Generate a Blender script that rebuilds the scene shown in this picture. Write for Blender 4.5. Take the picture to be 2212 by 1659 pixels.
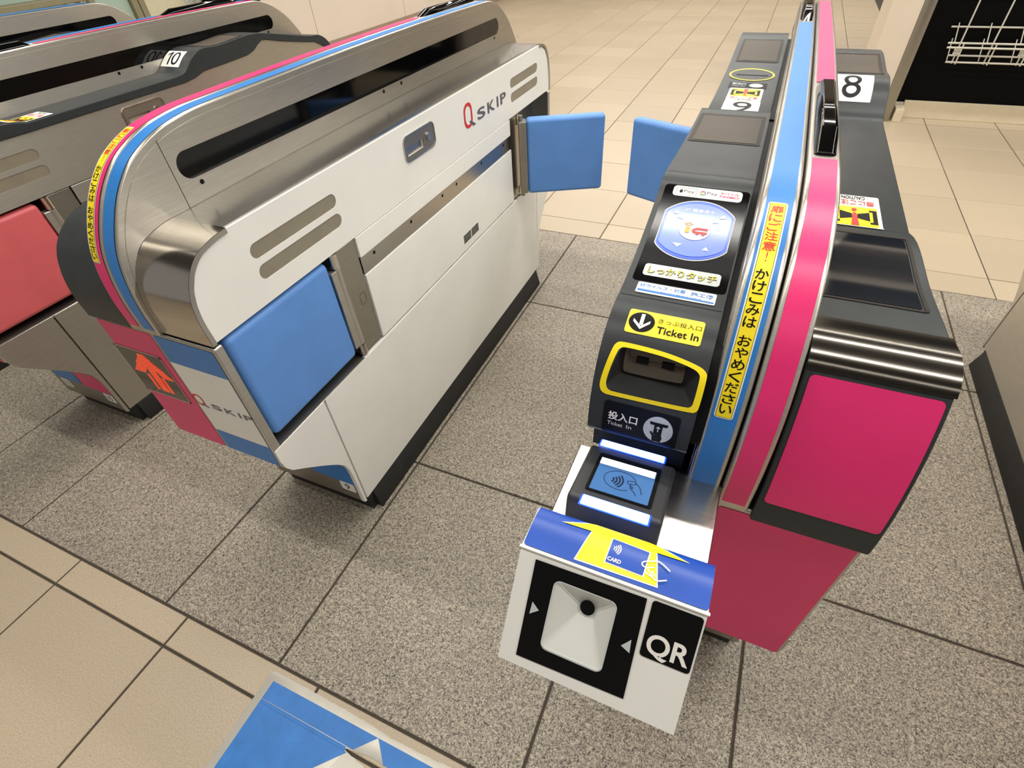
import bpy, bmesh, math, random
from mathutils import Vector, Matrix
random.seed(7)
D = bpy.data
for o in list(D.objects):
    D.objects.remove(o, do_unlink=True)
SC = bpy.context.scene
COL = SC.collection
PI = math.pi

# ------------------------------------------------------------------ camera
CAM_H = 1.22462
cam = D.cameras.new('camera')
cam.sensor_fit = 'HORIZONTAL'
cam.sensor_width = 36.0
cam.lens = 1105.058 / 2212.0 * 36.0
cam.shift_x = -(1116.965 - 1106.0) / 2212.0
cam.shift_y = (828.756 - 829.5) / 2212.0
cam.clip_start = 0.01
camo = D.objects.new('camera', cam)
COL.objects.link(camo)
r0 = Vector((0.9179327, 0.3936758, -0.0491819))
r1 = Vector((0.2383827, -0.6463874, -0.7248151))
r2 = Vector((-0.3171328, 0.6536074, -0.6871857))
m = Matrix((r0, -r1, -r2)).transposed().to_4x4()
m.translation = (0, 0, CAM_H)
camo.matrix_world = m
SC.camera = camo

# ------------------------------------------------------------------ light
w = D.worlds.new('station_ambient')
SC.world = w
w.use_nodes = True
bg = w.node_tree.nodes['Background']
bg.inputs[0].default_value = (1.0, 0.965, 0.92, 1)
bg.inputs[1].default_value = 0.30
SC.view_settings.view_transform = 'Standard'
SC.view_settings.look = 'None'
SC.view_settings.gamma = 1.0
SC.view_settings.use_curve_mapping = False
SC.view_settings.exposure = 0.0
CEIL = 2.85
LAMPS = ((-1.3, -2.9, 3.9, .2), (0.25, -2.9, 4.3, 0.66), (1.64, -2.9, 4.6, 1.1),
         (3.7, -2.9, 4.4, 1.0), (5.7, -3.4, 0.2, 1.2), (7.9, -3.4, 2.2, 1.3), (10.2, -3.4, 2.2, 1.3))
LAMP_W = 15.0
LAMP_COL = (1.0, 0.965, 0.905)

# ------------------------------------------------------------------ materials
def lin(c):
    return tuple(((v / 255.0) / 12.92 if v / 255.0 <= 0.04045 else ((v / 255.0 + 0.055) / 1.055) ** 2.4) for v in c)

MATS = {}
AROT = 0.0
def mat(name, rgb, rough=0.5, metal=0.0, var=0.05, scale=30.0, stretch=None, bump=0.0, bscale=200.0, spec=0.5, emit=0.0, coat=0.0, aniso=0.0, dark=None, linear=False, alpha=None):
    if name in MATS:
        return MATS[name]
    M = D.materials.new(name)
    M.use_nodes = True
    nt = M.node_tree
    N, L = nt.nodes, nt.links
    b = N['Principled BSDF']
    c = rgb if linear else lin(rgb)
    tc = N.new('ShaderNodeTexCoord')
    mp = N.new('ShaderNodeMapping')
    L.new(tc.outputs['Object'], mp.inputs[0])
    if stretch:
        mp.inputs['Scale'].default_value = stretch
    nz = N.new('ShaderNodeTexNoise')
    nz.inputs['Scale'].default_value = scale
    nz.inputs['Detail'].default_value = 4.0
    L.new(mp.outputs[0], nz.inputs['Vector'])
    rp = N.new('ShaderNodeValToRGB')
    lo = tuple(v * (1 - var) for v in c) if dark is None else lin(dark)
    hi = tuple(min(1, v * (1 + var)) for v in c)
    rp.color_ramp.elements[0].position = 0.3
    rp.color_ramp.elements[1].position = 0.7
    rp.color_ramp.elements[0].color = (*lo, 1)
    rp.color_ramp.elements[1].color = (*hi, 1)
    L.new(nz.outputs['Fac'], rp.inputs[0])
    L.new(rp.outputs[0], b.inputs['Base Color'])
    b.inputs['Roughness'].default_value = rough
    b.inputs['Metallic'].default_value = metal
    b.inputs['Specular IOR Level'].default_value = spec
    if coat:
        b.inputs['Coat Weight'].default_value = coat
        b.inputs['Coat Roughness'].default_value = 0.05
    if emit:
        L.new(rp.outputs[0], b.inputs['Emission Color'])
        b.inputs['Emission Strength'].default_value = emit
    if aniso:
        b.inputs['Anisotropic'].default_value = aniso
        b.inputs['Anisotropic Rotation'].default_value = AROT
        tg = N.new('ShaderNodeTangent')
        tg.direction_type = 'RADIAL'
        tg.axis = 'Y'
        L.new(tg.outputs[0], b.inputs['Tangent'])
    if bump:
        n2 = N.new('ShaderNodeTexNoise')
        n2.inputs['Scale'].default_value = bscale
        n2.inputs['Detail'].default_value = 3.0
        L.new(mp.outputs[0], n2.inputs['Vector'])
        bp = N.new('ShaderNodeBump')
        bp.inputs['Strength'].default_value = bump
        bp.inputs['Distance'].default_value = 0.001
        L.new(n2.outputs['Fac'], bp.inputs['Height'])
        L.new(bp.outputs[0], b.inputs['Normal'])
    MATS[name] = M
    return M

STEEL = mat('brushed_steel', (190, 185, 175), 0.36, 1.0, 0.10, 60, (6, 0.35, 14), aniso=0.8)
STEELX = mat('brushed_steel_cross', (182, 178, 172), 0.24, 1.0, 0.08, 60, (0.4, 8, 14))
STEELN = mat('nose_bright_steel', (190, 184, 175), 0.15, 1.0, 0.06, 60, (0.4, 8, 14))
STEELP = mat('polished_steel', (205, 198, 186), 0.18, 1.0, 0.04)
NOSE = mat('nose_steel', (108, 104, 97), 0.17, 1.0, 0.06, 60, (0.4, 8, 14))
STEELD = mat('dull_steel', (166, 161, 151), 0.36, 1.0, 0.08, 60, (6, 0.4, 10), aniso=0.6)
WHITE = mat('white_laminate', (239, 237, 230), 0.32, 0, 0.025, 8, spec=0.4)
WHITEP = mat('white_print', (244, 241, 232), 0.4, 0, 0.02)
BLUE = mat('blue_strip_film', (40, 124, 200), 0.35, 0, 0.04)
PINK = mat('pink_film', (230, 44, 114), 0.33, 0, 0.05, 12)
PADB = mat('blue_leatherette', (94, 146, 216), 0.42, 0, 0.05, 14, bump=0.25, bscale=500)
PADR = mat('red_leatherette', (216, 100, 104), 0.42, 0, 0.05, 14, bump=0.25, bscale=500)
DARK = mat('charcoal_plastic', (54, 57, 58), 0.36, 0, 0.08, 40, spec=0.2)
DARK2 = mat('charcoal_plastic_matt', (46, 47, 48), 0.45, 0, 0.06, 40)
BLACK = mat('black_rubber', (30, 30, 29), 0.55, 0, 0.2, 40, bump=0.2)
BLACKG = mat('black_gloss', (4, 4, 5), 0.06, 0, 0.1, spec=0.4)
BLACKP = mat('black_print', (9, 9, 10), 0.45, 0, 0.1, spec=0.15)
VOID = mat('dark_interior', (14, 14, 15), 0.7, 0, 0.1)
YELLOW = mat('yellow_print', (255, 226, 20), 0.4, 0, 0.03)
RED = mat('red_print', (214, 38, 34), 0.4, 0, 0.03)
GREYT = mat('grey_print', (92, 90, 98), 0.4, 0, 0.03)
WINDOW = mat('smoked_window', (138, 130, 112), 0.22, 0, 0.06, 20)
SCREEN = mat('display_glass', (84, 76, 68), 0.42, 0, 0.05, 10, spec=0.10)
SCREEND = mat('display_glass_dark', (26, 30, 36), 0.07, 0, 0.05, 10, spec=0.6)
TOUCHK = mat('touch_panel_black', (13, 13, 14), 0.10, 0, 0.1, spec=0.14, bump=0.02, bscale=1400)
FRAME = mat('display_frame', (50, 45, 40), 0.45, 0, 0.05, spec=0.15)
BLUEP = mat('blue_print', (20, 72, 168), 0.33, 0, 0.04)
LABELB = mat('blue_label_print', (40, 120, 200), 0.4, 0, 0.04)
PINKP = mat('magenta_print', (226, 60, 130), 0.4, 0, 0.04)
ORANGE = mat('orange_print', (245, 175, 60), 0.4, 0, 0.04)
GREENP = mat('green_print', (60, 160, 80), 0.4, 0, 0.04)
PALEG = mat('pale_grey_label', (196, 202, 200), 0.3, 0, 0.02)
ICPAD = mat('touch_pad', (118, 142, 226), 0.12, 0, 0.05, 12, emit=0.12, spec=0.25)
ICRIM = mat('touch_pad_rim', (62, 98, 226), 0.15, 0, 0.05, emit=0.2, spec=0.25)
ICDISC = mat('touch_pad_disc', (176, 178, 192), 0.3, 0, 0.03, emit=0.08)
LEDW = mat('white_led_bar', (0.16, 0.30, 1.0), 0.3, 0, 0.0, emit=7.0, linear=True)
LEDB = mat('blue_led_glow', (20, 60, 255), 0.3, 0, 0.0, emit=3.0)
LEDR = mat('orange_led_dot', (255, 66, 12), 0.3, 0, 0.0, emit=2.2)
LCD = mat('lcd_blue', (70, 112, 166), 0.2, 0, 0.03, emit=0.08)
LCDW = mat('lcd_white', (250, 251, 252), 0.2, 0, 0.0, emit=1.0)
NAVY = mat('navy_print', (16, 28, 58), 0.4, 0, 0.03)
SLOTG = mat('grey_slot_plastic', (186, 174, 158), 0.5, 0, 0.08)
SCANW = mat('scanner_window', (214, 214, 206), 0.35, 0, 0.02, emit=0.05)
CREAM = mat('cream_wall', (226, 212, 196), 0.5, 0, 0.03, 2.5)
SKIRT = mat('brown_skirting', (158, 138, 118), 0.5, 0, 0.06, 6)
TEAL = mat('teal_glass', (176, 196, 182), 0.15, 0, 0.05, 3)
OLIVE = mat('olive_metal', (150, 144, 116), 0.4, 0.3, 0.05)
WIRE = mat('white_wire', (196, 192, 178), 0.35, 0, 0.04)
SHOPK = mat('shop_black', (3, 3, 3), 0.5, 0, 0.2, spec=0.1)
SHOPW = mat('shop_sill', (214, 200, 172), 0.45, 0, 0.03)
GROUT = mat('grout', (72, 64, 54), 0.9, 0, 0.12, 60)
CEILM = mat('ceiling_panel', (96, 93, 89), 0.8, 0, 0.03)
LAMPM = mat('lamp_housing', (225, 222, 214), 0.5, 0, 0.03)

def granite():
    M = D.materials.new('speckled_granite')
    M.use_nodes = True
    nt = M.node_tree
    N, L = nt.nodes, nt.links
    b = N['Principled BSDF']
    geo = N.new('ShaderNodeNewGeometry')
    v = N.new('ShaderNodeTexVoronoi')
    v.inputs['Scale'].default_value = 460.0
    L.new(geo.outputs['Position'], v.inputs['Vector'])
    sep = N.new('ShaderNodeSeparateColor')
    L.new(v.outputs['Color'], sep.inputs[0])
    n = N.new('ShaderNodeTexNoise')
    n.inputs['Scale'].default_value = 120.0
    n.inputs['Detail'].default_value = 5.0
    L.new(geo.outputs['Position'], n.inputs['Vector'])
    mx = N.new('ShaderNodeMath')
    mx.operation = 'MULTIPLY_ADD'
    mx.inputs[1].default_value = 0.55
    L.new(sep.outputs[0], mx.inputs[0])
    m2 = N.new('ShaderNodeMath')
    m2.operation = 'MULTIPLY'
    m2.inputs[1].default_value = 0.5
    L.new(n.outputs['Fac'], m2.inputs[0])
    L.new(m2.outputs[0], mx.inputs[2])
    rp = N.new('ShaderNodeValToRGB')
    e = rp.color_ramp.elements
    e[0].position = 0.22
    e[0].color = (*lin((64, 60, 54)), 1)
    e[1].position = 0.80
    e[1].color = (*lin((208, 196, 175)), 1)
    for p, c in ((0.38, (131, 122, 110)), (0.55, (161, 151, 134)), (0.68, (184, 172, 152))):
        k = e.new(p)
        k.color = (*lin(c), 1)
    L.new(mx.outputs[0], rp.inputs[0])
    n3 = N.new('ShaderNodeTexNoise')
    n3.inputs['Scale'].default_value = 5.0
    n3.inputs['Detail'].default_value = 3.0
    L.new(geo.outputs['Position'], n3.inputs['Vector'])
    mr = N.new('ShaderNodeMapRange')
    mr.inputs[3].default_value = 0.74
    mr.inputs[4].default_value = 0.98
    L.new(n3.outputs['Fac'], mr.inputs[0])
    oi = N.new('ShaderNodeObjectInfo')
    mr2 = N.new('ShaderNodeMapRange')
    mr2.inputs[3].default_value = 0.93
    mr2.inputs[4].default_value = 1.05
    L.new(oi.outputs['Random'], mr2.inputs[0])
    mm = N.new('ShaderNodeMath')
    mm.operation = 'MULTIPLY'
    L.new(mr.outputs[0], mm.inputs[0])
    L.new(mr2.outputs[0], mm.inputs[1])
    vm = N.new('ShaderNodeVectorMath')
    vm.operation = 'SCALE'
    L.new(rp.outputs[0], vm.inputs[0])
    L.new(mm.outputs[0], vm.inputs['Scale'])
    L.new(vm.outputs[0], b.inputs['Base Color'])
    b.inputs['Roughness'].default_value = 0.55
    return M

def beige():
    M = D.materials.new('beige_tile')
    M.use_nodes = True
    nt = M.node_tree
    N, L = nt.nodes, nt.links
    b = N['Principled BSDF']
    geo = N.new('ShaderNodeNewGeometry')
    n = N.new('ShaderNodeTexNoise')
    n.inputs['Scale'].default_value = 300.0
    n.inputs['Detail'].default_value = 3.0
    L.new(geo.outputs['Position'], n.inputs['Vector'])
    rp = N.new('ShaderNodeValToRGB')
    e = rp.color_ramp.elements
    e[0].position = 0.3
    e[0].color = (*lin((172, 156, 132)), 1)
    e[1].position = 0.72
    e[1].color = (*lin((198, 181, 155)), 1)
    L.new(n.outputs['Fac'], rp.inputs[0])
    n2 = N.new('ShaderNodeTexNoise')
    n2.inputs['Scale'].default_value = 2.2
    n2.inputs['Detail'].default_value = 2.0
    L.new(geo.outputs['Position'], n2.inputs['Vector'])
    oi = N.new('ShaderNodeObjectInfo')
    mr = N.new('ShaderNodeMapRange')
    mr.inputs[3].default_value = 0.93
    mr.inputs[4].default_value = 1.04
    L.new(oi.outputs['Random'], mr.inputs[0])
    vm = N.new('ShaderNodeVectorMath')
    vm.operation = 'SCALE'
    L.new(rp.outputs[0], vm.inputs[0])
    L.new(mr.outputs[0], vm.inputs['Scale'])
    L.new(vm.outputs[0], b.inputs['Base Color'])
    mr3 = N.new('ShaderNodeMapRange')
    mr3.inputs[3].default_value = 0.30
    mr3.inputs[4].default_value = 0.48
    L.new(n2.outputs['Fac'], mr3.inputs[0])
    L.new(mr3.outputs[0], b.inputs['Roughness'])
    return M
GRANITE = granite()
BEIGE = beige()

# ------------------------------------------------------------------ mesh helpers
class Geo:
    def __init__(self):
        self.v = []
        self.f = []
    def add(self, vs, fs):
        n = len(self.v)
        self.v += [tuple(p) for p in vs]
        self.f += [tuple(i + n for i in f) for f in fs]
        return self
    def box(self, x0, x1, y0, y1, z0, z1):
        x0, x1 = min(x0, x1), max(x0, x1)
        y0, y1 = min(y0, y1), max(y0, y1)
        z0, z1 = min(z0, z1), max(z0, z1)
        return self.add([(x, y, z) for x in (x0, x1) for y in (y0, y1) for z in (z0, z1)],
                        [(0, 1, 3, 2), (4, 6, 7, 5), (0, 4, 5, 1), (2, 3, 7, 6), (0, 2, 6, 4), (1, 5, 7, 3)])
    def prism(self, poly, a0, a1, axis='x'):
        a0, a1 = min(a0, a1), max(a0, a1)
        area = sum(poly[i][0] * poly[(i + 1) % len(poly)][1] - poly[(i + 1) % len(poly)][0] * poly[i][1] for i in range(len(poly)))
        if area < 0:
            poly = poly[::-1]
        n = len(poly)
        def P(a, q):
            return {'x': (a, q[0], q[1]), 'y': (q[0], a, q[1]), 'z': (q[0], q[1], a)}[axis]
        flip = axis == 'y'
        vs = [P(a0, q) for q in poly] + [P(a1, q) for q in poly]
        fs = [tuple(range(n))[::-1], tuple(range(n, 2 * n))]
        fs += [(i, (i + 1) % n, (i + 1) % n + n, i + n) for i in range(n)]
        if flip:
            fs = [f[::-1] for f in fs]
        return self.add(vs, fs)
    def cyl(self, c, r, a0, a1, axis='z', n=20, r2=None):
        r2 = r if r2 is None else r2
        vs = []
        for a, rr in ((a0, r), (a1, r2)):
            for i in range(n):
                t = 2 * PI * i / n
                p, q = c[0] + rr * math.cos(t), c[1] + rr * math.sin(t)
                vs.append({'x': (a, p, q), 'y': (p, a, q), 'z': (p, q, a)}[axis])
        fs = [(i, (i + 1) % n, (i + 1) % n + n, i + n) for i in range(n)] + [tuple(range(n))[::-1], tuple(range(n, 2 * n))]
        if (axis == 'y') != (a1 < a0):
            fs = [f[::-1] for f in fs]
        return self.add(vs, fs)
    def tube(self, p, q, r, n=8):
        p, q = Vector(p), Vector(q)
        d = (q - p).normalized()
        a = d.orthogonal().normalized()
        b = d.cross(a)
        vs = []
        for c in (p, q):
            for i in range(n):
                t = 2 * PI * i / n
                vs.append(c + a * r * math.cos(t) + b * r * math.sin(t))
        return self.add(vs, [(i, (i + 1) % n, (i + 1) % n + n, i + n) for i in range(n)] + [tuple(range(n))[::-1], tuple(range(n, 2 * n))])

def fill2d(outer, holes=(), cuts=()):
    bm = bmesh.new()
    edges = []
    for loop in [outer] + list(holes):
        vs = [bm.verts.new((p[0], p[1], 0)) for p in loop]
        for i in range(len(vs)):
            edges.append(bm.edges.new((vs[i], vs[(i + 1) % len(vs)])))
    bmesh.ops.triangle_fill(bm, edges=edges, use_beauty=True)
    for f in bm.faces:
        f.normal_update()
        if f.normal.z < 0:
            f.normal_flip()
    for c in cuts:
        bmesh.ops.bisect_plane(bm, geom=bm.verts[:] + bm.edges[:] + bm.faces[:], plane_co=(0, c, 0), plane_no=(0, 1, 0))
    bm.verts.index_update()
    vs = [(v.co.x, v.co.y) for v in bm.verts]
    fs = [tuple(v.index for v in f.verts) for f in bm.faces]
    bm.free()
    return vs, fs

def surf(g, outer, fn, holes=(), cuts=(), off=0.0, flip=False):
    """a 2d shape laid on a surface: fn(a, b, offset) -> xyz"""
    lo, hi = min(p[1] for p in outer), max(p[1] for p in outer)
    cuts = sorted(set(cuts) | set(c for c in getattr(fn, 'cuts', ()) if lo + 1e-5 < c < hi - 1e-5))
    vs, fs = fill2d(outer, holes, cuts)
    if flip:
        fs = [f[::-1] for f in fs]
    return g.add([fn(a, b, off) for a, b in vs], fs)

def plate(g, outer, holes, a0, a1, axis='x'):
    """flat plate with holes; outer/holes in the two other axes"""
    vs, fs = fill2d(outer, holes)
    def P(a, q):
        return {'x': (a, q[0], q[1]), 'y': (q[0], a, q[1]), 'z': (q[0], q[1], a)}[axis]
    hi, lo = max(a0, a1), min(a0, a1)
    up, dn = (hi, lo) if axis != 'y' else (lo, hi)
    g.add([P(up, q) for q in vs], fs)
    g.add([P(dn, q) for q in vs], [f[::-1] for f in fs])
    for loop in [outer] + list(holes):
        n = len(loop)
        g.add([P(up, q) for q in loop] + [P(dn, q) for q in loop], [(i, i + n, (i + 1) % n + n, (i + 1) % n) for i in range(n)])
    return g

def rrect(x0, x1, y0, y1, r, n=5):
    x0, x1, y0, y1 = min(x0, x1), max(x0, x1), min(y0, y1), max(y0, y1)
    r = min(r, (x1 - x0) / 2 - 1e-6, (y1 - y0) / 2 - 1e-6)
    out = []
    for cx, cy, a in ((x1 - r, y0 + r, -90), (x1 - r, y1 - r, 0), (x0 + r, y1 - r, 90), (x0 + r, y0 + r, 180)):
        for i in range(n + 1):
            t = math.radians(a + 90.0 * i / n)
            out.append((cx + r * math.cos(t), cy + r * math.sin(t)))
    return out

def chaikin(pts, n=2, closed=True):
    for _ in range(n):
        out = [] if closed else [pts[0]]
        for i in range(len(pts) if closed else len(pts) - 1):
            a, b = pts[i], pts[(i + 1) % len(pts)]
            out += [(a[0] * .75 + b[0] * .25, a[1] * .75 + b[1] * .25), (a[0] * .25 + b[0] * .75, a[1] * .25 + b[1] * .75)]
        if not closed:
            out.append(pts[-1])
        pts = out
    return pts

def ellipse(cx, cy, rx, ry, n=40, t0=0.0):
    return [(cx + rx * math.cos(t0 + 2 * PI * i / n), cy + ry * math.sin(t0 + 2 * PI * i / n)) for i in range(n)]

def stroke(pts, wd, closed=False):
    """list of quads along a polyline"""
    out = []
    n = len(pts)
    for i in range(n if closed else n - 1):
        a, b = Vector(pts[i]), Vector(pts[(i + 1) % n])
        d = (b - a)
        if d.length < 1e-9:
            continue
        d.normalize()
        p = Vector((-d.y, d.x)) * wd / 2
        e = d * wd * 0.3
        out.append([tuple(a - e - p), tuple(b + e - p), tuple(b + e + p), tuple(a - e + p)])
    return out

_TX = {}
def glyphs(body, bold=0.0):
    k = (body, bold)
    if k not in _TX:
        c = D.curves.new('t', 'FONT')
        c.body = body
        c.offset = bold
        c.resolution_u = 6
        c.dimensions = '2D'
        c.fill_mode = 'FRONT'
        o = D.objects.new('t', c)
        COL.objects.link(o)
        dg = bpy.context.evaluated_depsgraph_get()
        dg.update()
        me = o.evaluated_get(dg).to_mesh()
        vs = [(v.co.x, v.co.y) for v in me.vertices]
        fs = [tuple(p.vertices) for p in me.polygons]
        o.evaluated_get(dg).to_mesh_clear()
        D.objects.remove(o)
        D.curves.remove(c)
        x0, x1 = min(v[0] for v in vs), max(v[0] for v in vs)
        y0, y1 = min(v[1] for v in vs), max(v[1] for v in vs)
        nf = []
        for f in fs:
            a = sum(vs[f[i]][0] * vs[f[(i + 1) % len(f)]][1] - vs[f[(i + 1) % len(f)]][0] * vs[f[i]][1] for i in range(len(f)))
            nf.append(f if a > 0 else f[::-1])
        _TX[k] = ([((x - x0) / (x1 - x0), (y - y0) / (y1 - y0)) for x, y in vs], nf, (x1 - x0, y1 - y0))
    return _TX[k]

def text(g, body, fn, x0, x1, y0, y1, off, bold=0.0, flip=False):
    """body stretched into the box x0..x1, y0..y1 (swap ends to turn it round)"""
    vs, fs, _ = glyphs(body, bold)
    vs = [(x0 + (x1 - x0) * a, y0 + (y1 - y0) * b) for a, b in vs]
    if flip:
        fs = [f[::-1] for f in fs]
    lo, hi = min(y0, y1), max(y0, y1)
    cuts = [c for c in getattr(fn, 'cuts', ()) if lo < c < hi]
    if cuts:
        bm = bmesh.new()
        bv = [bm.verts.new((a, b, 0)) for a, b in vs]
        for f in fs:
            try:
                bm.faces.new([bv[i] for i in f])
            except ValueError:
                pass
        for c in cuts:
            bmesh.ops.bisect_plane(bm, geom=bm.verts[:] + bm.edges[:] + bm.faces[:], plane_co=(0, c, 0), plane_no=(0, 1, 0))
        bm.verts.index_update()
        vs = [(v.co.x, v.co.y) for v in bm.verts]
        fs = [tuple(v.index for v in f.verts) for f in bm.faces]
        bm.free()
    return g.add([fn(a, b, off) for a, b in vs], fs)

class Curve2:
    """smooth profile through (y, z) knots, parameter = chord length; corner knots stay sharp"""
    def __init__(self, pts, corners=(), s0=0.0):
        self.p = [Vector(q) for q in pts]
        self.s = [s0]
        for a, b in zip(self.p[:-1], self.p[1:]):
            self.s.append(self.s[-1] + (b - a).length)
        n = len(pts)
        self.tl, self.tr = [], []
        for i in range(n):
            dl = (self.p[i] - self.p[i - 1]) / (self.s[i] - self.s[i - 1]) if i > 0 else None
            dr = (self.p[i + 1] - self.p[i]) / (self.s[i + 1] - self.s[i]) if i < n - 1 else None
            if dl is None or dr is None or i in corners:
                self.tl.append(dl if dl is not None else dr)
                self.tr.append(dr if dr is not None else dl)
            else:
                hl, hr = self.s[i] - self.s[i - 1], self.s[i + 1] - self.s[i]
                t = (dl * hr + dr * hl) / (hl + hr)
                self.tl.append(t)
                self.tr.append(t)
    def seg(self, s):
        i = 0
        while i < len(self.s) - 2 and s > self.s[i + 1]:
            i += 1
        return i
    def at(self, s):
        i = self.seg(s)
        h = self.s[i + 1] - self.s[i]
        t = (s - self.s[i]) / h
        t2, t3 = t * t, t * t * t
        return self.p[i] * (2 * t3 - 3 * t2 + 1) + self.tr[i] * h * (t3 - 2 * t2 + t) + self.p[i + 1] * (-2 * t3 + 3 * t2) + self.tl[i + 1] * h * (t3 - t2)
    def nrm(self, s):
        d = self.at(min(s + 1e-4, self.s[-1])) - self.at(max(s - 1e-4, self.s[0]))
        d.normalize()
        return Vector((-d.y, d.x))
    def params(self, s0, s1, step=0.006, flat=0.0015):
        out = [s0]
        i = 0
        for i in range(len(self.s) - 1):
            a, b = max(s0, self.s[i]), min(s1, self.s[i + 1])
            if b - a < 1e-7:
                continue
            ang = 1 - max(-1, min(1, self.tr[i].normalized().dot(self.tl[i + 1].normalized())))
            k = 1 if ang < 1e-5 else max(1, min(8, int(math.ceil((b - a) / step))))
            for j in range(1, k + 1):
                out.append(a + (b - a) * j / k)
        return out
    def poly(self, s0, s1):
        return [tuple(self.at(s)) for s in self.params(s0, s1)]
    def fn(self):
        def F(x, s, off):
            q = self.at(s)
            if off:
                q = q + self.nrm(s) * off
            return (x, q.x, q.y)
        F.cuts = self.params(self.s[0], self.s[-1], .005)
        return F

def sheet(g, cv, x0, x1, s0, s1, off=0.0):
    """ruled sheet over the curve between two x"""
    ps = cv.params(s0, s1)
    F = cv.fn()
    vs = []
    for s in ps:
        vs += [F(x0, s, off), F(x1, s, off)]
    fs = [(2 * i, 2 * i + 1, 2 * i + 3, 2 * i + 2) for i in range(len(ps) - 1)]
    if x1 < x0:
        fs = [f[::-1] for f in fs]
    return g.add(vs, fs)

def finish(name, g, m, parent, origin, bevel=0.0, seg=2, smooth=35, solid=0.0):
    me = D.meshes.new(name)
    me.from_pydata([(x - origin[0], y - origin[1], z - origin[2]) for x, y, z in g.v], [], g.f)
    me.materials.append(m)
    me.polygons.foreach_set('use_smooth', [True] * len(me.polygons))
    me.set_sharp_from_angle(angle=math.radians(smooth))
    o = D.objects.new(name, me)
    COL.objects.link(o)
    if parent is not None:
        o.parent = parent
    if solid:
        md = o.modifiers.new('thickness', 'SOLIDIFY')
        md.thickness = solid
        md.offset = -1
    if bevel:
        md = o.modifiers.new('bevel', 'BEVEL')
        md.width = bevel
        md.segments = seg
        md.limit_method = 'ANGLE'
        md.angle_limit = math.radians(40)
        md.harden_normals = True
    return o

class Thing:
    """an Empty at the base; parts are given in the frame (fx, 0, 0)"""
    def __init__(self, name, label, cat, loc, frame=(0, 0, 0), group=None, kind=None):
        self.e = D.objects.new(name, None)
        self.e.empty_display_size = 0.1
        COL.objects.link(self.e)
        self.e.location = loc
        if kind:
            self.e['kind'] = kind
        else:
            self.e['label'] = label
            self.e['category'] = cat
        if group:
            self.e['group'] = group
        self.org = tuple(loc[i] - frame[i] for i in range(3))
    def part(self, name, g, m, parent=None, label=None, **k):
        o = finish(name, g, m, parent or self.e, self.org, **k)
        if label:
            o['label'] = label
        return o

def single(name, g, m, label=None, cat=None, kind=None, group=None, loc=(0, 0, 0), **k):
    o = finish(name, g, m, None, loc, **k)
    o.location = loc
    if kind:
        o['kind'] = kind
    if label:
        o['label'] = label
    if cat:
        o['category'] = cat
    if group:
        o['group'] = group
    return o

# ------------------------------------------------------------------ floor
TILE_A = -0.5933
FRONT, THIN, NEAR, MID, FAR, ROW0 = 0.1327, 0.0597, 0.7400, 1.6403, 2.2527, 2.4100
GX = [-0.7098]
W1, W2 = 0.36505, 0.58367
for k in range(7):
    GX.append(GX[-1] - (W1 if k % 2 == 0 else W2))
GX = GX[::-1]
for k in range(6):
    GX.append(GX[-1] + (W2 if k % 2 == 0 else W1))
floor = single('floor', Geo().box(-4.6, 6.0, -3.2, 16.0, -0.05, -0.0035), GROUT, kind='structure')
_tm = {}
def tile(name, x0, x1, y0, y1, m, gap):
    w, d = x1 - x0 - gap, y1 - y0 - gap
    k = (name, round(w, 4), round(d, 4))
    if k not in _tm:
        b = 0.0016
        me = D.meshes.new(name)
        a, c = w / 2, d / 2
        vs = [(sx * a, sy * c, -0.012) for sx, sy in ((-1, -1), (1, -1), (1, 1), (-1, 1))]
        vs += [(sx * a, sy * c, -b) for sx, sy in ((-1, -1), (1, -1), (1, 1), (-1, 1))]
        vs += [(sx * (a - b), sy * (c - b), 0) for sx, sy in ((-1, -1), (1, -1), (1, 1), (-1, 1))]
        fs = [(8, 9, 10, 11), (3, 2, 1, 0)]
        for l in (0, 4):
            fs += [(l + i, l + (i + 1) % 4, l + 4 + (i + 1) % 4, l + 4 + i) for i in range(4)]
        me.from_pydata(vs, [], fs)
        me.materials.append(m)
        _tm[k] = me
    o = D.objects.new(name, _tm[k])
    COL.objects.link(o)
    o.parent = floor
    o.location = ((x0 + x1) / 2, (y0 + y1) / 2, random.uniform(-0.0004, 0.0004))
    return o
for a, b in zip(GX[:-1], GX[1:]):
    for y0, y1 in ((FRONT, NEAR), (NEAR, MID), (MID, FAR)):
        tile('granite_slab', a, b, y0, y1, GRANITE, 0.006)
rest = Geo()
def trest(x0, x1, y0, y1, gap=0.005):
    rest.box(x0 + gap / 2, x1 - gap / 2, y0 + gap / 2, y1 - gap / 2, -0.012, 0)
for i in range(-10, 14):
    x0 = TILE_A + 0.4 * i
    x1 = x0 + 0.4
    for y0, y1 in ((THIN, FRONT), (THIN - 0.4, THIN), (THIN - 0.8, THIN - 0.4)):
        if -6 <= i <= 3:
            tile('beige_tile', x0, x1, y0, y1, BEIGE, 0.006)
        else:
            trest(x0, x1, y0, y1)
    for r in range(-1, 32):
        y0, y1 = (FAR, ROW0) if r < 0 else (ROW0 + 0.4 * r, ROW0 + 0.4 * r + 0.4)
        if (y1 > 5.0 and x0 > 0.9):
            continue
        if r <= 18 and i >= -10 and (i <= 2 or (r <= 4 and i <= 5)) and not (r > 9 and i < -9):
            tile('beige_tile', x0, x1, y0, y1, BEIGE, 0.0045)
        else:
            trest(x0, x1, y0, y1)
for i in range(-10, 14):
    x0 = TILE_A + 0.4 * i
    for k in range(3, 7):
        trest(x0, x0 + 0.4, THIN - 0.4 * k, THIN - 0.4 * k + 0.4)
ro = finish('distant_tiles', rest, BEIGE, floor, (0, 0, 0))
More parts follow.
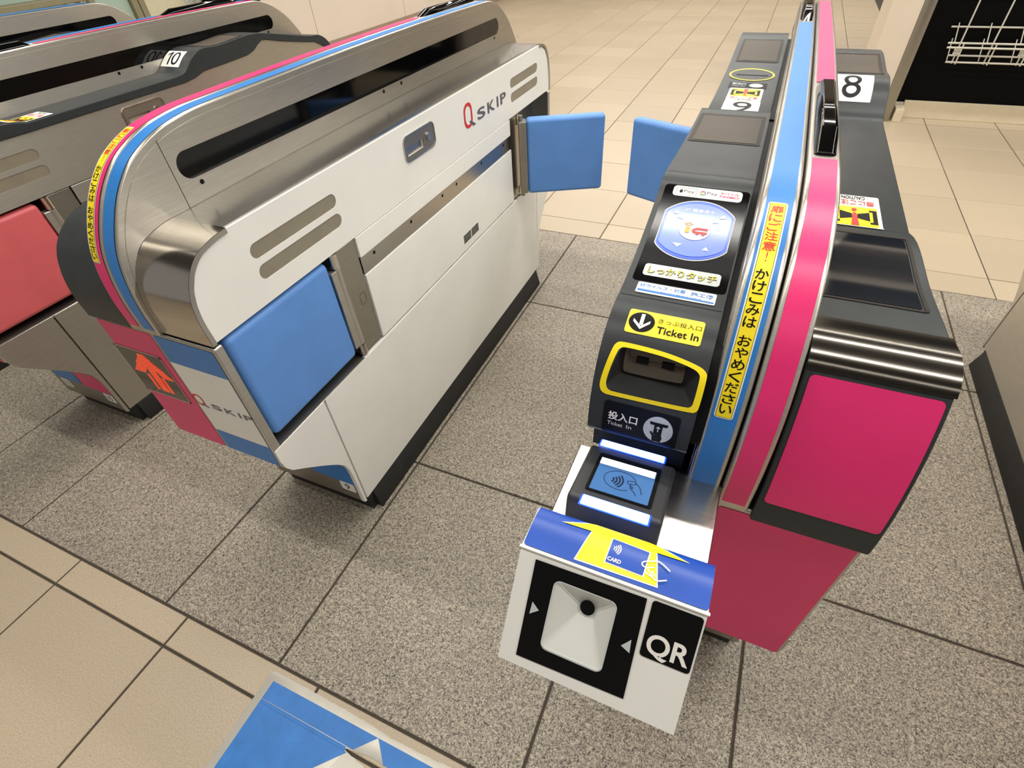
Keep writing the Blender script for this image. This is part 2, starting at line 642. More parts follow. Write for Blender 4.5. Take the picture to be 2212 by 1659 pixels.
ro['kind'] = 'stuff'

# ------------------------------------------------------------------ ceiling and lamps
single('ceiling', Geo().box(-4.6, 6.0, -3.2, 16.0, CEIL, CEIL + 0.05), CEILM, kind='structure')
WORDS = ('first', 'second', 'third', 'fourth', 'fifth', 'sixth', 'seventh', 'eighth', 'ninth')
for n_, (y, xa, xb, pw) in enumerate(LAMPS):
    xm = (xa + xb) / 2
    T = Thing('ceiling_light', '%s white ceiling light trough from the near end, above the picture' % WORDS[n_], 'ceiling light', (xm, y, CEIL), (0, 0, 0), 'ceiling lights in rows')
    T.part('housing', Geo().box(xa - .05, xb + .05, y - 0.09, y + 0.09, CEIL - 0.03, CEIL), LAMPM)
    T.part('side_flange', Geo().box(xa - .05, xb + .05, y - 0.10, y - 0.091, CEIL - 0.06, CEIL), LAMPM)
    T.part('side_flange', Geo().box(xa - .05, xb + .05, y + 0.091, y + 0.10, CEIL - 0.06, CEIL), LAMPM)
    la = D.lights.new('lamp_tube', 'AREA')
    la.shape = 'RECTANGLE'
    la.size = xb - xa
    la.size_y = 0.08
    la.energy = LAMP_W * pw * (xb - xa)
    la.color = LAMP_COL
    lo = D.objects.new('lamp_tube', la)
    COL.objects.link(lo)
    lo.parent = T.e
    lo.location = (0, 0, -0.04)
# ------------------------------------------------------------------ ticket gates
YM = 1.176
W = 0.152
def mir(y):
    return 2 * YM - y
FIN_F = [(.382, .712), (.382, .776), (.388, .822), (.399, .860), (.420, .898), (.458, .944), (.489, .968), (.516, .981), (.552, .993), (.592, 1.0), (.64, 1.004)]
FIN_R = [(1.70, 1.004), (1.762, 1.0), (1.815, .983), (1.858, .957), (1.89, .93), (1.92, .895), (1.945, .860), (1.960, .82), (1.967, .77), (1.968, .712)]
FINC = Curve2(FIN_F + [(.665, 1.0045), (1.675, 1.0045)] + FIN_R)
RL = Curve2([(.402, .735), (.400, .768), (.386, .783), (.3715, .797), (.371, .812), (.380, .855), (.396, .883), (.425, .905), (.45, .912), (.473, .913), (.50, .916), (.538, .924), (.602, .942), (.635, .954), (.652, .961), (.665, .9635), (.69, .963), (.75, .9595), (.82, .957), (.90, .956), (.975, .957), (.982, .955), (.985, .932), (1.0, .926), (1.181, .926), (1.36, .932), (1.407, .936), (1.617, .954), (1.64, .952), (1.80, .90), (1.93, .83), (1.955, .79), (1.966, .70)], corners=(20, 21, 22, 23, 24), s0=.0234)
RD = Curve2([(.384, .70), (.386, .73), (.40, .80), (.418, .85), (.431, .876), (.445, .896), (.462, .904), (.507, .901), (.60, .893), (.769, .881), (.775, .879), (1.22, .879), (1.25, .882), (1.31, .918), (1.33, .926), (1.42, .927), (1.615, .928), (1.635, .924), (1.717, .907), (1.822, .885), (1.855, .879), (1.90, .874), (1.934, .855), (1.955, .826), (1.966, .77), (1.967, .717)], corners=(10, 11))
RN = Curve2([(.382, .712), (.382, .766), (.389, .80), (.398, .823), (.408, .839), (.424, .855), (.447, .870), (.468, .878), (.50, .882), (.52, .8822), (1.84, .8822), (1.86, .882), (1.90, .872), (1.935, .845), (1.957, .80), (1.966, .76), (1.967, .717)])
CAPC = Curve2([(.391, .716), (.391, .774), (.396, .802), (.41, .831), (.424, .847), (.441, .859), (.46, .865), (.481, .869), (.505, .871), (.516, .8712), (1.85, .8712), (1.862, .871), (1.89, .868), (1.92, .855), (1.942, .828), (1.953, .795), (1.959, .76), (1.960, .716)])
# lower edge of the dark top shell above the side panel
TRIM_LO = [(1.947, .800), (1.93, .822), (1.905, .838), (1.868, .856), (1.832, .862), (1.70, .888), (1.63, .905), (1.607, .908), (1.58, .898), (1.557, .886), (1.527, .879), (1.464, .876), (1.33, .872), (1.29, .862), (1.25, .858), (.77, .859), (.56, .862), (.50, .858), (.455, .838), (.425, .80), (.408, .75), (.404, .717)]

END = [(.390, .445), (.3895, .412), (.394, .387), (.404, .368), (.43, .343), (.472, .300), (.494, .276), (.510, .257), (.524, .236), (.531, .21), (.533, .184), (.534, .066), (.543, .060), (.543, .445)]
UNDER = [(.390, .43), (.3905, .410), (.396, .386), (.406, .3665), (.43, .3415), (.472, .2985), (.494, .2745), (.510, .2555), (.524, .2345), (.5315, .209), (.5345, .183), (.535, .066)]

def xplane(sg, u):
    return lambda y, z, off: (sg * (u + off), y, z)
def yplane(y0):
    return lambda x, z, off: (x, y0 - off, z)
def ends(pts, rear):
    return [(mir(y), z) for y, z in pts] if rear else pts

def side(T, sg, pm, padm, top, rear_closed=None, logo=False, padlabel=None):
    P = T.part
    fl = sg < 0
    X = lambda a, b: (sg * a, sg * b)
    lower = Geo().box(sg * .140, sg * W, .547, mir(.547), .068, .4445)
    P('lower_panel', lower, pm, bevel=.0015)
    for rear in (False, True):
        P('end_panel', Geo().prism(ends(END, rear), sg * .140, sg * W), pm, bevel=.0012)
        e = ends([(.404, 0), (.699, 0)], rear)
        ya, yb = sorted((e[0][0], e[1][0]))
        P('ledge', Geo().box(sg * .085, sg * .1515, ya, yb, .438, .4455), STEELD, bevel=.0015)
        # recess walls behind the flap
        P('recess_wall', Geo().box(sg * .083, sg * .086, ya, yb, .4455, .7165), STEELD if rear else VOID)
    y0, y1 = .7795, 1.597
    P('middle_panel', Geo().box(sg * .138, sg * .151, y0, y1, .4505, .6245), pm, bevel=.001)
    P('upper_rail_panel', Geo().box(sg * .138, sg * .151, y0, y1, .6685, .7155), pm, bevel=.001)
    st = P('steel_rail', Geo().box(sg * .136, sg * .1485, y0, y1, .626, .667), STEELX, bevel=.0008)
    for y in (.828, .987, 1.146, 1.226, 1.385, 1.542):
        P('screw', Geo().cyl((y, .656), .0042, *((sg * .148, sg * .1489) if sg > 0 else (sg * .1489, sg * .148)), axis='x', n=12), BLACKP, parent=st)
    # ventilation grille of two blocks of louvres
    gv = Geo()
    for ya, yb in ((1.223, 1.269), (1.274, 1.320)):
        for k in range(5):
            z = .4745 + k * .0052
            gv.box(sg * .1505, sg * .1516, ya, yb, z, z + .0034)
    P('vent_louvres', gv, BLACKP)
    # hinge plates, knuckles and flaps
    for rear in (False, True):
        sw = (lambda a, b: tuple(sorted((a, b)))) if not rear else (lambda a, b: tuple(sorted((mir(a) + .017, mir(b) + .017))))
        ya, yb = sw(.701, .777)
        hp = P('hinge_plate', Geo().box(sg * .09, sg * .1475, ya, yb, .4515, .7155), STEELD, bevel=.002)
        g = Geo()
        fnx = xplane(sg, .1475)
        yc = (ya + yb) / 2 + (.0145 if not rear else -.0145)
        for q in stroke(rrect(yc - .0095, yc + .0095, .566, .592, .003, 3), .0007, True):
            surf(g, q, fnx, off=.0003, flip=fl)
        P('cover_outline', g, BLACKP, parent=hp)
        kc, _ = sw(.7085, .7085)
        P('hinge_knuckle', Geo().cyl((sg * .1415, kc), .0105, .683, .7155), STEELP, parent=hp, smooth=40)
        P('hinge_knuckle', Geo().cyl((sg * .1415, kc), .0105, .4515, .4785), STEELP, parent=hp, smooth=40)
        closed = rear and rear_closed is not None
        if not closed:
            a, b = sw(.684, .7015)
            ba = P('hinge_bar', Geo().box(sg * .122, sg * .1495, a, b, .481, .681).cyl((sg * .1385, kc), .012, .481, .681), STEEL, bevel=.0015)
            a, b = sw(.4135, .6845)
            fp = P('flap_pad', Geo().box(sg * .108, sg * .1485, a, b, .4645, .7095), padm, bevel=.013, seg=4, label=padlabel if not rear else None)
        else:
            (hx, hy), (ex, ey) = rear_closed
            h = Vector((hx, hy))
            d = (Vector((ex, ey)) - h)
            L = d.length
            d.normalize()
            t = Vector((-d.y, d.x)) * (1 if d.x > 0 else -1)
            def bb(l0, l1, t0, t1, z0, z1):
                g = Geo().box(l0, l1, t0, t1, z0, z1)
                g.v = [((h + d * a + t * b).x, (h + d * a + t * b).y, z) for a, b, z in g.v]
                if d.x < 0:
                    g.f = [f[::-1] for f in g.f]
                return g
            P('hinge_bar', bb(-.008, .017, -.020, .022, .470, .702), STEELD, bevel=.0015)
            P('hinge_pin', Geo().cyl((hx - .004 * sg, hy + .008), .007, .4515, .7155), STEELD)
            P('flap_pad', bb(.016, L, -.017, .022, .4645, .7095), padm, bevel=.013, seg=4, label='closed flap reaching into the aisle')
    # upper side panel with four window slots
    inner = [(.397, .7175)] + ([(.400, .778), (.410, .811), (.425, .834), (.440, .846), (.453, .854), (.475, .860), (.504, .8625), (.506, .8685), (1.862, .8685)] if top == 'cap' else [])
    if top == 'cap':
        outer = inner + [(1.864, .862), (1.89, .859), (1.915, .847), (1.934, .824), (1.945, .794), (1.952, .76), (1.953, .7175)]
    elif top == 'dark':
        outer = [(q[0], q[1] - .001) for q in TRIM_LO[::-1]]
        outer = [(outer[0][0], .7175)] + outer[1:] + [(1.951, .7175)]
    else:
        outer = [(.404, .7175), (.408, .75), (.425, .80), (.455, .838), (.50, .850), (1.86, .850), (1.90, .838), (1.93, .81), (1.948, .76), (1.951, .7175)]
    slots = []
    for ya, yb in ((.529, .758), (1.617, 1.843)):
        for z0 in (.7575, .7975):
            slots.append(rrect(ya, yb, z0, z0 + .0275, .0137, 6))
    up = P('upper_panel', plate(Geo(), outer, slots + [rrect(1.022, 1.094, .799, .8205, .002)], sg * .1385, sg * .150), pm)
    for q in slots:
        cy, cz = sum(p[0] for p in q) / len(q), sum(p[1] for p in q) / len(q)
        big = [(cy + (p[0] - cy) * 1.01, cz + (p[1] - cz) * 1.06) for p in q]
        P('sensor_window', Geo().prism(big, sg * .1445, sg * .1488), WINDOW, parent=up)
    # lock: rounded plate with finger recess and key cylinder
    lk = P('lock_plate', plate(Geo(), rrect(1.013, 1.147, .7895, .8425, .013), [rrect(1.022, 1.094, .799, .8205, .002)], sg * .1495, sg * .1522), STEELD, bevel=.001)
    P('finger_recess', Geo().box(sg * .1380, sg * .1395, 1.020, 1.096, .797, .823), SLOTG, parent=lk)
    P('key_cylinder', Geo().cyl((1.118, .8165), .0095, *((sg * .152, sg * .1555) if sg > 0 else (sg * .1555, sg * .152)), axis='x', n=20), STEELP, parent=lk)
    P('lock_rim', plate(Geo(), rrect(1.0105, 1.1495, .787, .845, .0155), [rrect(1.013, 1.147, .7895, .8425, .013)], sg * .1495, sg * .1532), STEELP, parent=lk)
    if logo:
        fx = xplane(sg, .150)
        qskip(T, up, fx, 1.307, .769, 0.272, .072, fl)
    # top housing
    s_in = .034
    if top == 'cap':
        n = len(CAPC.s)
        pol = CAPC.poly(0, CAPC.s[-1])
        P('steel_cap', Geo().prism(pol, sg * s_in, sg * .1455), STEELX)
        for rear in (False, True):
            k0, k1 = (0, CAPC.s[8]) if not rear else (CAPC.s[11], CAPC.s[-1])
            pr = [s for s in CAPC.params(k0, k1)]
            o_ = [tuple(CAPC.at(s)) for s in pr]
            i_ = [tuple(CAPC.at(s) - CAPC.nrm(s) * .0085) for s in pr]
            P('nose_flange', Geo().prism(o_ + i_[::-1], sg * .1435, sg * .1525), STEELX)
        g = Geo()
        sheet(g, CAPC, *sorted((sg * .0345, sg * .1525)), 0, CAPC.s[8], .0006)
        P('nose_sheet', g, STEELN)
        g = Geo()
        surf(g, rrect(sg * .036, sg * .1455, CAPC.s[8] - .0004, CAPC.s[8] + .0004, .0001, 1), CAPC.fn(), off=.0004)
        sheet(g, CAPC, *sorted((sg * .0338, sg * .0352)), CAPC.s[4], CAPC.s[-4], .0009)
        P('cap_seam', g, BLACKP)
    elif top == 'dark':
        n = len(RD.s)
        pol = RD.poly(RD.s[0], RD.s[-1]) + [(1.948, .717)] + TRIM_LO
        P('top_shell', Geo().prism(pol, sg * s_in, sg * .1545), DARK, bevel=.003)
        P('shell_core', Geo().box(sg * .04, sg * .138, .47, 1.89, .72, .850), VOID)
        F = RD.fn()
        g = Geo()
        sheet(g, RD, *sorted((sg * .0345, sg * .1555)), RD.s[4] + .012, RD.s[7], .0012)
        P('nose_plate', g, NOSE)
        a, b = sorted((sg * .0400, sg * .1500))
        g = Geo()
        surf(g, rrect(a, b, .036, .1915, .005), F, off=.0006)
        P('pink_panel', g, PINK)
        a, b = sorted((sg * .0355, sg * .1385))
        g = Geo()
        surf(g, rrect(a, b, .3230, .4910, .003), F, off=.0006, cuts=())
        dp = P('display', g, SCREEND)
        g = Geo()
        for q in stroke(rrect(a - .004, b + .004, .319, .495, .003), .004, True):
            surf(g, q, F, off=.0009)
        P('display_frame', g, FRAME, parent=dp)
        a, b = sorted((sg * .0385, sg * .143))
        g = Geo()
        surf(g, rrect(a, b, 1.164, 1.3085, .003), F, off=.0006)
        P('rear_display', g, SCREEN)
        g = Geo()
        for q in stroke([(a, 1.158), (b, 1.158), (b, 1.3145), (a, 1.3145)], .006, True):
            surf(g, q, F, off=.0008)
        P('rear_display_frame', g, FRAME)
        g = Geo()
        surf(g, rrect(*sorted((sg * .036, sg * .1535)), .5297, .5305, .0001, 1), F, off=.0004)
        P('shell_seam', g, BLACKP)
    elif top == 'nose':
        P('top_shell', Geo().prism(RN.poly(0, RN.s[-1]) + [(1.948, .717), (1.945, .76), (1.928, .81), (1.90, .838), (1.86, .851), (.50, .851), (.455, .838), (.425, .80), (.408, .75), (.404, .717)], sg * s_in, sg * .1535), DARK, bevel=.002)
        P('shell_core', Geo().box(sg * .04, sg * .138, .47, 1.89, .72, .845), VOID)

def qskip(T, parent, fx, y, z, w, h, fl, k=.001):
    """red Q and grey letters, y/z origin at the lower left"""
    g = Geo()
    qw, qh = w * .175, h * .86
    c0 = (y + qw / 2, z + h * .04 + qh / 2)
    surf(g, rrect(c0[0] - qw / 2, c0[0] + qw / 2, c0[1] - qh / 2, c0[1] + qh / 2, qw * .42), fx, holes=[rrect(c0[0] - qw / 2 + .155 * qw, c0[0] + qw / 2 - .155 * qw, c0[1] - qh / 2 + .155 * qw, c0[1] + qh / 2 - .155 * qw, qw * .34)], off=k, flip=fl)
    T.part('logo_q', g, RED, parent=parent)
    g = Geo()
    surf(g, [(y + qw * .55, z + h * .25), (y + qw * .75, z + h * .25), (y + qw * 1.35, z + h * .02), (y + qw * 1.0, z + h * .02)], fx, off=k * 1.3, flip=fl)
    lx = y + w * .285
    for ch, a, b in (('S', 0, .18), ('K', .24, .42), ('I', .475, .515), ('P', .57, .715)):
        text(g, ch, fx, lx + a * w, lx + b * w, z + h * .07, z + h * .47, k, .022, fl)
    T.part('logo_letters', g, GREYT, parent=parent)

def core(T):
    P = T.part
    P('inner_frame', Geo().box(-.139, .139, .545, mir(.545), .06, .437).box(-.083, .083, .41, mir(.41), .437, .718).box(-.137, .137, .779, 1.597, .437, .717).box(-.138, .138, .455, 1.90, .7165, .828), VOID)
    for rear in (False, True):
        yb = 1 if not rear else -1
        pol = ends(UNDER + [(.56, .066), (.56, .43)], rear)
        P('end_column', Geo().prism(pol, -.1405, .1405), STEELD)
        pl = ends([(.388, 0), (.408, 0)], rear)
        g = Geo().box(-W + .0015, W - .0015, min(pl[0][0], pl[1][0]), max(pl[0][0], pl[1][0]), .396, .710)
        P('end_plate', g, STEEL, bevel=.004, seg=3)
    g = Geo().box(-.148, .148, .556, mir(.556), 0, .0665)
    for sg in (-1, 1):
        g.prism([(sg * .147, 0), (sg * .168, 0), (sg * .1675, .008), (sg * .1535, .062), (sg * .1505, .067), (sg * .147, .067)], .571, mir(.571), 'y')
    P('rubber_plinth', g, BLACK, bevel=.0015)

def fin(T, off, cl, cr, rails, window=True, stickers=None):
    P = T.part
    full = FINC.poly(0, FINC.s[-1])
    smax = FINC.s[-1]
    F = FINC.fn()
    for nm, a, b, m in (('left', -.0385, -.0035, cl), ('right', -.0015, .0325, cr)):
        a += off
        b += off
        body = P('fin', Geo().prism(full, a, b), STEELP if False else STEEL, bevel=.0035, seg=3)
        g = Geo()
        rl = [r for r in rails if r[0] == nm]
        # colour film interrupted by the black grip
        st, en = .012, smax - .012
        segs = []
        cur = st
        for _, ya, yb in rl:
            # chord parameter on the flat top
            s_a = FINC.s[10] + (ya - .64)
            s_b = FINC.s[10] + (yb - .64)
            segs.append((cur, s_a - .012))
            cur = s_b + .012
        segs.append((cur, en))
        for s0, s1 in segs:
            sheet(g, FINC, a + .0048, b - .0048, s0, s1, .0006)
        P('colour_film', g, m, parent=body)
        for _, ya, yb in rl:
            xc = (a + b) / 2
            g = Geo()
            pr = [(-.0125, 0), (-.0125, .006), (-.0095, .0145), (-.0065, .0172), (.0065, .0172), (.0095, .0145), (.0125, .006), (.0125, 0)]
            ys = [(ya, .55), (ya + .048, 1.0), (yb - .022, 1.0), (yb, .55)]
            vs, fs = [], []
            for y, k in ys:
                kk = 0.2 if y in (ya, yb) else k
                for px, pz in pr:
                    vs.append((xc + px * (0.75 + .25 * k), y, 1.0035 + pz * kk))
            n = len(pr)
            for i in range(len(ys) - 1):
                for j in range(n):
                    p0, p1 = i * n + j, i * n + (j + 1) % n
                    fs.append((p0, p0 + n, p1 + n, p1)[::-1])
            fs.append(tuple(range(n))[::-1])
            fs.append(tuple(range(n * (len(ys) - 1), n * len(ys))))
            g.add(vs, fs)
            gr = P('black_grip', g, BLACKG, bevel=.002, seg=2)
    # outer faces with the black window band
    for sg, u in ((1, .0325 + off), (-1, -(-.0385 + off))):
        slot = rrect(.553, 1.802, .9105, .954, .0215, 8)
        g = Geo()
        ins = [tuple(FINC.at(s) - FINC.nrm(s) * .0125) for s in FINC.params(.02, smax - .02)]
        fc = P('fin_face', plate(Geo(), ins, [slot], sg * (u - .001), sg * (u + .0008)), STEEL)
        big = rrect(.551, 1.804, .9085, .956, .0235, 8)
        P('window_band', Geo().prism(big, sg * (u - .0012), sg * (u + .0001)), BLACKG, parent=fc)
        g = Geo()
        fx = xplane(sg, u + .0008)
        for y, z in ((.583, .9005), (1.135, .9035), (1.213, .9035), (1.765, .9035)):
            surf(g, ellipse(y, z, .0042, .0042, 16), fx, off=.0003, flip=sg < 0)
        surf(g, [(.5405, .72), (.5413, .72), (.5413, .981), (.5405, .981)], fx, off=.0003, flip=sg < 0)
        P('seam_and_holes', g, BLACKP, parent=fc)
    if stickers:
        a, b = (-.0385 + off, -.0035 + off)
        fin_sticker(T, stickers)

def fin_sticker(T, xr):
    x0, x1 = xr
    F = FINC.fn()
    S0, S1 = .128, .358
    def rows(g, xa, xb, sa, sb, r, off):
        ps = [sa, sa + r * .15, sa + r * .5, sa + r] + [s for s in FINC.params(sa, sb, .004) if sa + r < s < sb - r] + [sb - r, sb - r * .5, sb - r * .15, sb]
        vs = []
        for s in ps:
            e = min(s - sa, sb - s)
            ins = 0 if e >= r else r - math.sqrt(max(0, r * r - (r - e) ** 2))
            vs += [F(xa + ins, s, off), F(xb - ins, s, off)]
        g.add(vs, [(2 * i, 2 * i + 1, 2 * i + 3, 2 * i + 2) for i in range(len(ps) - 1)])
    g = Geo()
    rows(g, x0, x1, S0, S1, .003, .0011)
    st = T.part('caution_strip', g, WHITEP, label='yellow vertical warning sticker')
    g = Geo()
    rows(g, x0 + .0014, x1 - .0014, S0 + .0014, S1 - .0014, .0004, .0014)
    T.part('strip_border', g, BLACKP, parent=st)
    g = Geo()
    rows(g, x0 + .0018, x1 - .0018, S0 + .0018, S1 - .0018, .0004, .0016)
    T.part('strip_ground', g, YELLOW, parent=st)
    chars = '扉にご注意！ かけこみは おやめください'
    n = sum(.55 if c == ' ' else 1.0 for c in chars)
    p = (S1 - S0 - .010) / n
    s = S1 - .005
    gr, gb = Geo(), Geo()
    red = True
    for c in chars:
        if c == ' ':
            s -= p * .55
            red = False
            continue
        wd = min(.0118, (x1 - x0) * .66)
        xm = (x0 + x1) / 2
        k = .10 if c == '！' else 1.0
        text(gr if red else gb, '!' if c == '！' else c, F, xm - wd * .5 * k, xm + wd * .5 * k, s - p * .94, s - p * .06, .0019, .012 if c != '！' else .0)
        s -= p
    T.part('strip_red_letters', gr, RED, parent=st)
    T.part('strip_black_letters', gb, BLACKP, parent=st)

def door_caution(T, F, xa, xb, sa, sb, off, parent=None, words=True):
    """white sticker: yellow field, two closing flaps, red exclamation mark; from a to b reading left->right, bottom->top"""
    dx, ds = xb - xa, sb - sa
    fl = (dx < 0) != (ds < 0)
    pt = lambda u, v: (xa + dx * u, sa + ds * v)
    def q(g, pts, o):
        surf(g, [pt(*p) for p in pts], F, off=o)
    g = Geo()
    lo, hi = sorted((xa, xb)), sorted((sa, sb))
    surf(g, rrect(lo[0], lo[1], hi[0], hi[1], .003), F, off=off)
    st = T.part('door_caution_sticker', g, WHITEP, parent=parent)
    g = Geo()
    p0, p1 = pt(.07, .36), pt(.93, .94)
    surf(g, rrect(p0[0], p1[0], p0[1], p1[1], .001), F, off=off + .0003)
    T.part('sticker_field', g, YELLOW, parent=st if parent is None else parent)
    g = Geo()
    for f in (lambda u: u, lambda u: 1 - u):
        q(g, [(f(.22), .76), (f(.45), .70), (f(.45), .58), (f(.22), .51)], off + .0006)
        q(g, [(f(.08), .84), (f(.22), .84), (f(.22), .79), (f(.16), .79), (f(.16), .49), (f(.22), .49), (f(.22), .44), (f(.08), .44)], off + .0006)
    T.part('sticker_flap_symbols', g, BLACKP, parent=st if parent is None else parent)
    g = Geo()
    q(g, [(.43, .91), (.57, .91), (.535, .55), (.465, .55)], off + .0009)
    c = pt(.5, .46)
    surf(g, ellipse(c[0], c[1], abs(dx) * .05, abs(ds) * .045, 16), F, off=off + .0009)
    if words:
        a, b = pt(.10, .16), pt(.90, .32)
        text(g, '扉にご注意', F, a[0], b[0], a[1], b[1], off + .0006, .01)
    T.part('sticker_red_mark', g, RED, parent=st if parent is None else parent)
    if words:
        g = Geo()
        a, b = pt(.27, .03), pt(.73, .13)
        text(g, 'CAUTION', F, a[0], b[0], a[1], b[1], off + .0006, .01)
        T.part('sticker_caption', g, BLACKP, parent=st if parent is None else parent)
    return st

def number_plate(T, F, xa, xb, sa, sb, ch, nx, ny, bold, off=.0007):
    g = Geo()
    lo, hi = sorted((xa, xb)), sorted((sa, sb))
    surf(g, rrect(lo[0], lo[1], hi[0], hi[1], .002), F, cuts=[hi[0] + (hi[1] - hi[0]) * k / 8 for k in range(1, 8)], off=off)
    st = T.part('number_plate', g, WHITEP, label='white plate with lane number %s' % ch)
    g = Geo()
    if ch == '10':
        one = [(.30, 0), (.30, 1), (.21, 1), (.0, .80), (.0, .67), (.19, .83), (.19, 0)]
        surf(g, [(xa + (xb - xa) * (nx[0] + (nx[1] - nx[0]) * a), sa + (sb - sa) * (ny[0] + (ny[1] - ny[0]) * b)) for a, b in one], F, off=off + .0004)
        nx, ch = (nx[0] + (nx[1] - nx[0]) * .42, nx[1]), '0'
    text(g, ch, F, xa + (xb - xa) * nx[0], xa + (xb - xa) * nx[1], sa + (sb - sa) * ny[0], sa + (sb - sa) * ny[1], off + .0004, bold)
    T.part('number', g, BLACKP, parent=st)

def inlay(T, x0, x1, z0, z1, m, name='front_film', r=.004, y=.388, off=.0005, parent=None):
    g = Geo()
    surf(g, rrect(x0, x1, z0, z1, r), yplane(y), off=off)
    return T.part(name, g, m, parent=parent)

UC = Curve2([(.535, .066), (.5345, .183), (.5315, .209), (.524, .2345), (.510, .2555), (.494, .2745), (.472, .2985)], corners=(1,))
def column_film(T, x0, x1, s0, m):
    g = Geo()
    surf(g, rrect(x0, x1, s0, UC.s[-1] - .01, .001), UC.fn(), off=.0007)
    return T.part('column_film', g, m)

def foot_label(T, x0, ch, m=None):
    g = Geo()
    F = yplane(.535)
    surf(g, rrect(x0, x0 + .047, .097, .134, .006), F, off=.0008)
    st = T.part('foot_label', g, WHITEP)
    g = Geo()
    wd = .014 if len(ch) == 1 else .024
    text(g, ch, F, x0 + .022 - wd / 2, x0 + .022 + wd / 2, .104, .126, .0012)
    T.part('foot_number', g, BLACKP, parent=st)

def gate(xc, label, dy=0.0):
    T = Thing('ticket_gate', label, 'ticket gate', (xc, YM + dy, 0), (xc, dy, 0), 'row of station ticket gates')
    core(T)
    return T

# --- gate between lanes 10 and 9 (white side towards lane 9)
GL = gate(-.889, 'white sided steel ticket gate with red LED arrow on its end')
side(GL, 1, WHITE, PADB, 'cap', rear_closed=((.889 - .722 + .003, 1.640), (.889 - .472, 1.762)), logo=True, padlabel='blue padded flap folded into the side')
side(GL, -1, STEEL, PADR, 'nose')
fin(GL, .0015, PINK, BLUE, [('left', 1.42, 1.73)], stickers=(-.0320, -.0140))
inlay(GL, -.1485, -.0050, .3985, .7040, PINK)
wb = inlay(GL, .0010, .1455, .3985, .7040, BLUE)
inlay(GL, .0010, .1455, .459, .643, WHITEP, 'front_film_white', r=.0005, off=.0008, parent=wb)
qskip(GL, wb, yplane(.388), -.001, .531, .148, .036, False, .0012)
g = Geo().box(-.155 + .0025, -.0255, .3868, .3874, .5235, .6435)
led = GL.part('led_display', Geo().prism(rrect(-.1525, -.0265, .5240, .6430, .002), .3868, .3874, 'y'), SCREEND, label='dark glass display with red arrow')
g = Geo()
for q in stroke(rrect(-.1535, -.0255, .5230, .6440, .003), .0022, True):
    surf(g, q, yplane(.388), off=.0014)
GL.part('display_rim', g, STEELP, parent=led)
g = Geo()
def in_arrow(x, z):
    x += .083
    if .583 <= z <= .637 and abs(x) <= .047 * (.637 - z) / .054 + .008:
        return not (abs(x) < .026 * (.612 - z) / .03 and z < .606 and abs(x) > .011)
    return .540 <= z < .583 and (abs(x) < .011 or .016 < abs(x) < .024)
zz = .540
while zz < .64:
    xx = -.150
    while xx < -.03:
        if in_arrow(xx, zz):
            surf(g, ellipse(xx, zz, .0009, .0009, 6), yplane(.388), off=.0022)
        xx += .0031
    zz += .0031
o = GL.part('led_arrow', g, LEDR, parent=led)
o['kind'] = 'stuff'
column_film(GL, .003, .1395, 0.068, BLUE)
foot_label(GL, .088, '9')

# --- gate between lanes 9 and 8 (reader side towards lane 9)
GR = gate(.060, 'ticket gate with ticket slot, card reader and scanner, pink end')
side(GR, -1, WHITE, PADB, 'reader', rear_closed=((-.060 - .100, 1.632), (-.368 - .060, 1.742)))
side(GR, 1, STEEL, PADR, 'dark')
fin(GR, -.0035, BLUE, PINK, [('left', 1.43, 1.76), ('right', .661, .935)], stickers=(-.0345, -.0165))
inlay(GR, .0000, .1460, .3985, .7040, PINK)
inlay(GR, -.1460, -.006, .3985, .7040, BLUE)
column_film(GR, .003, .1395, 0.068, PINK)
column_film(GR, -.1395, -.003, 0.068, BLUE)

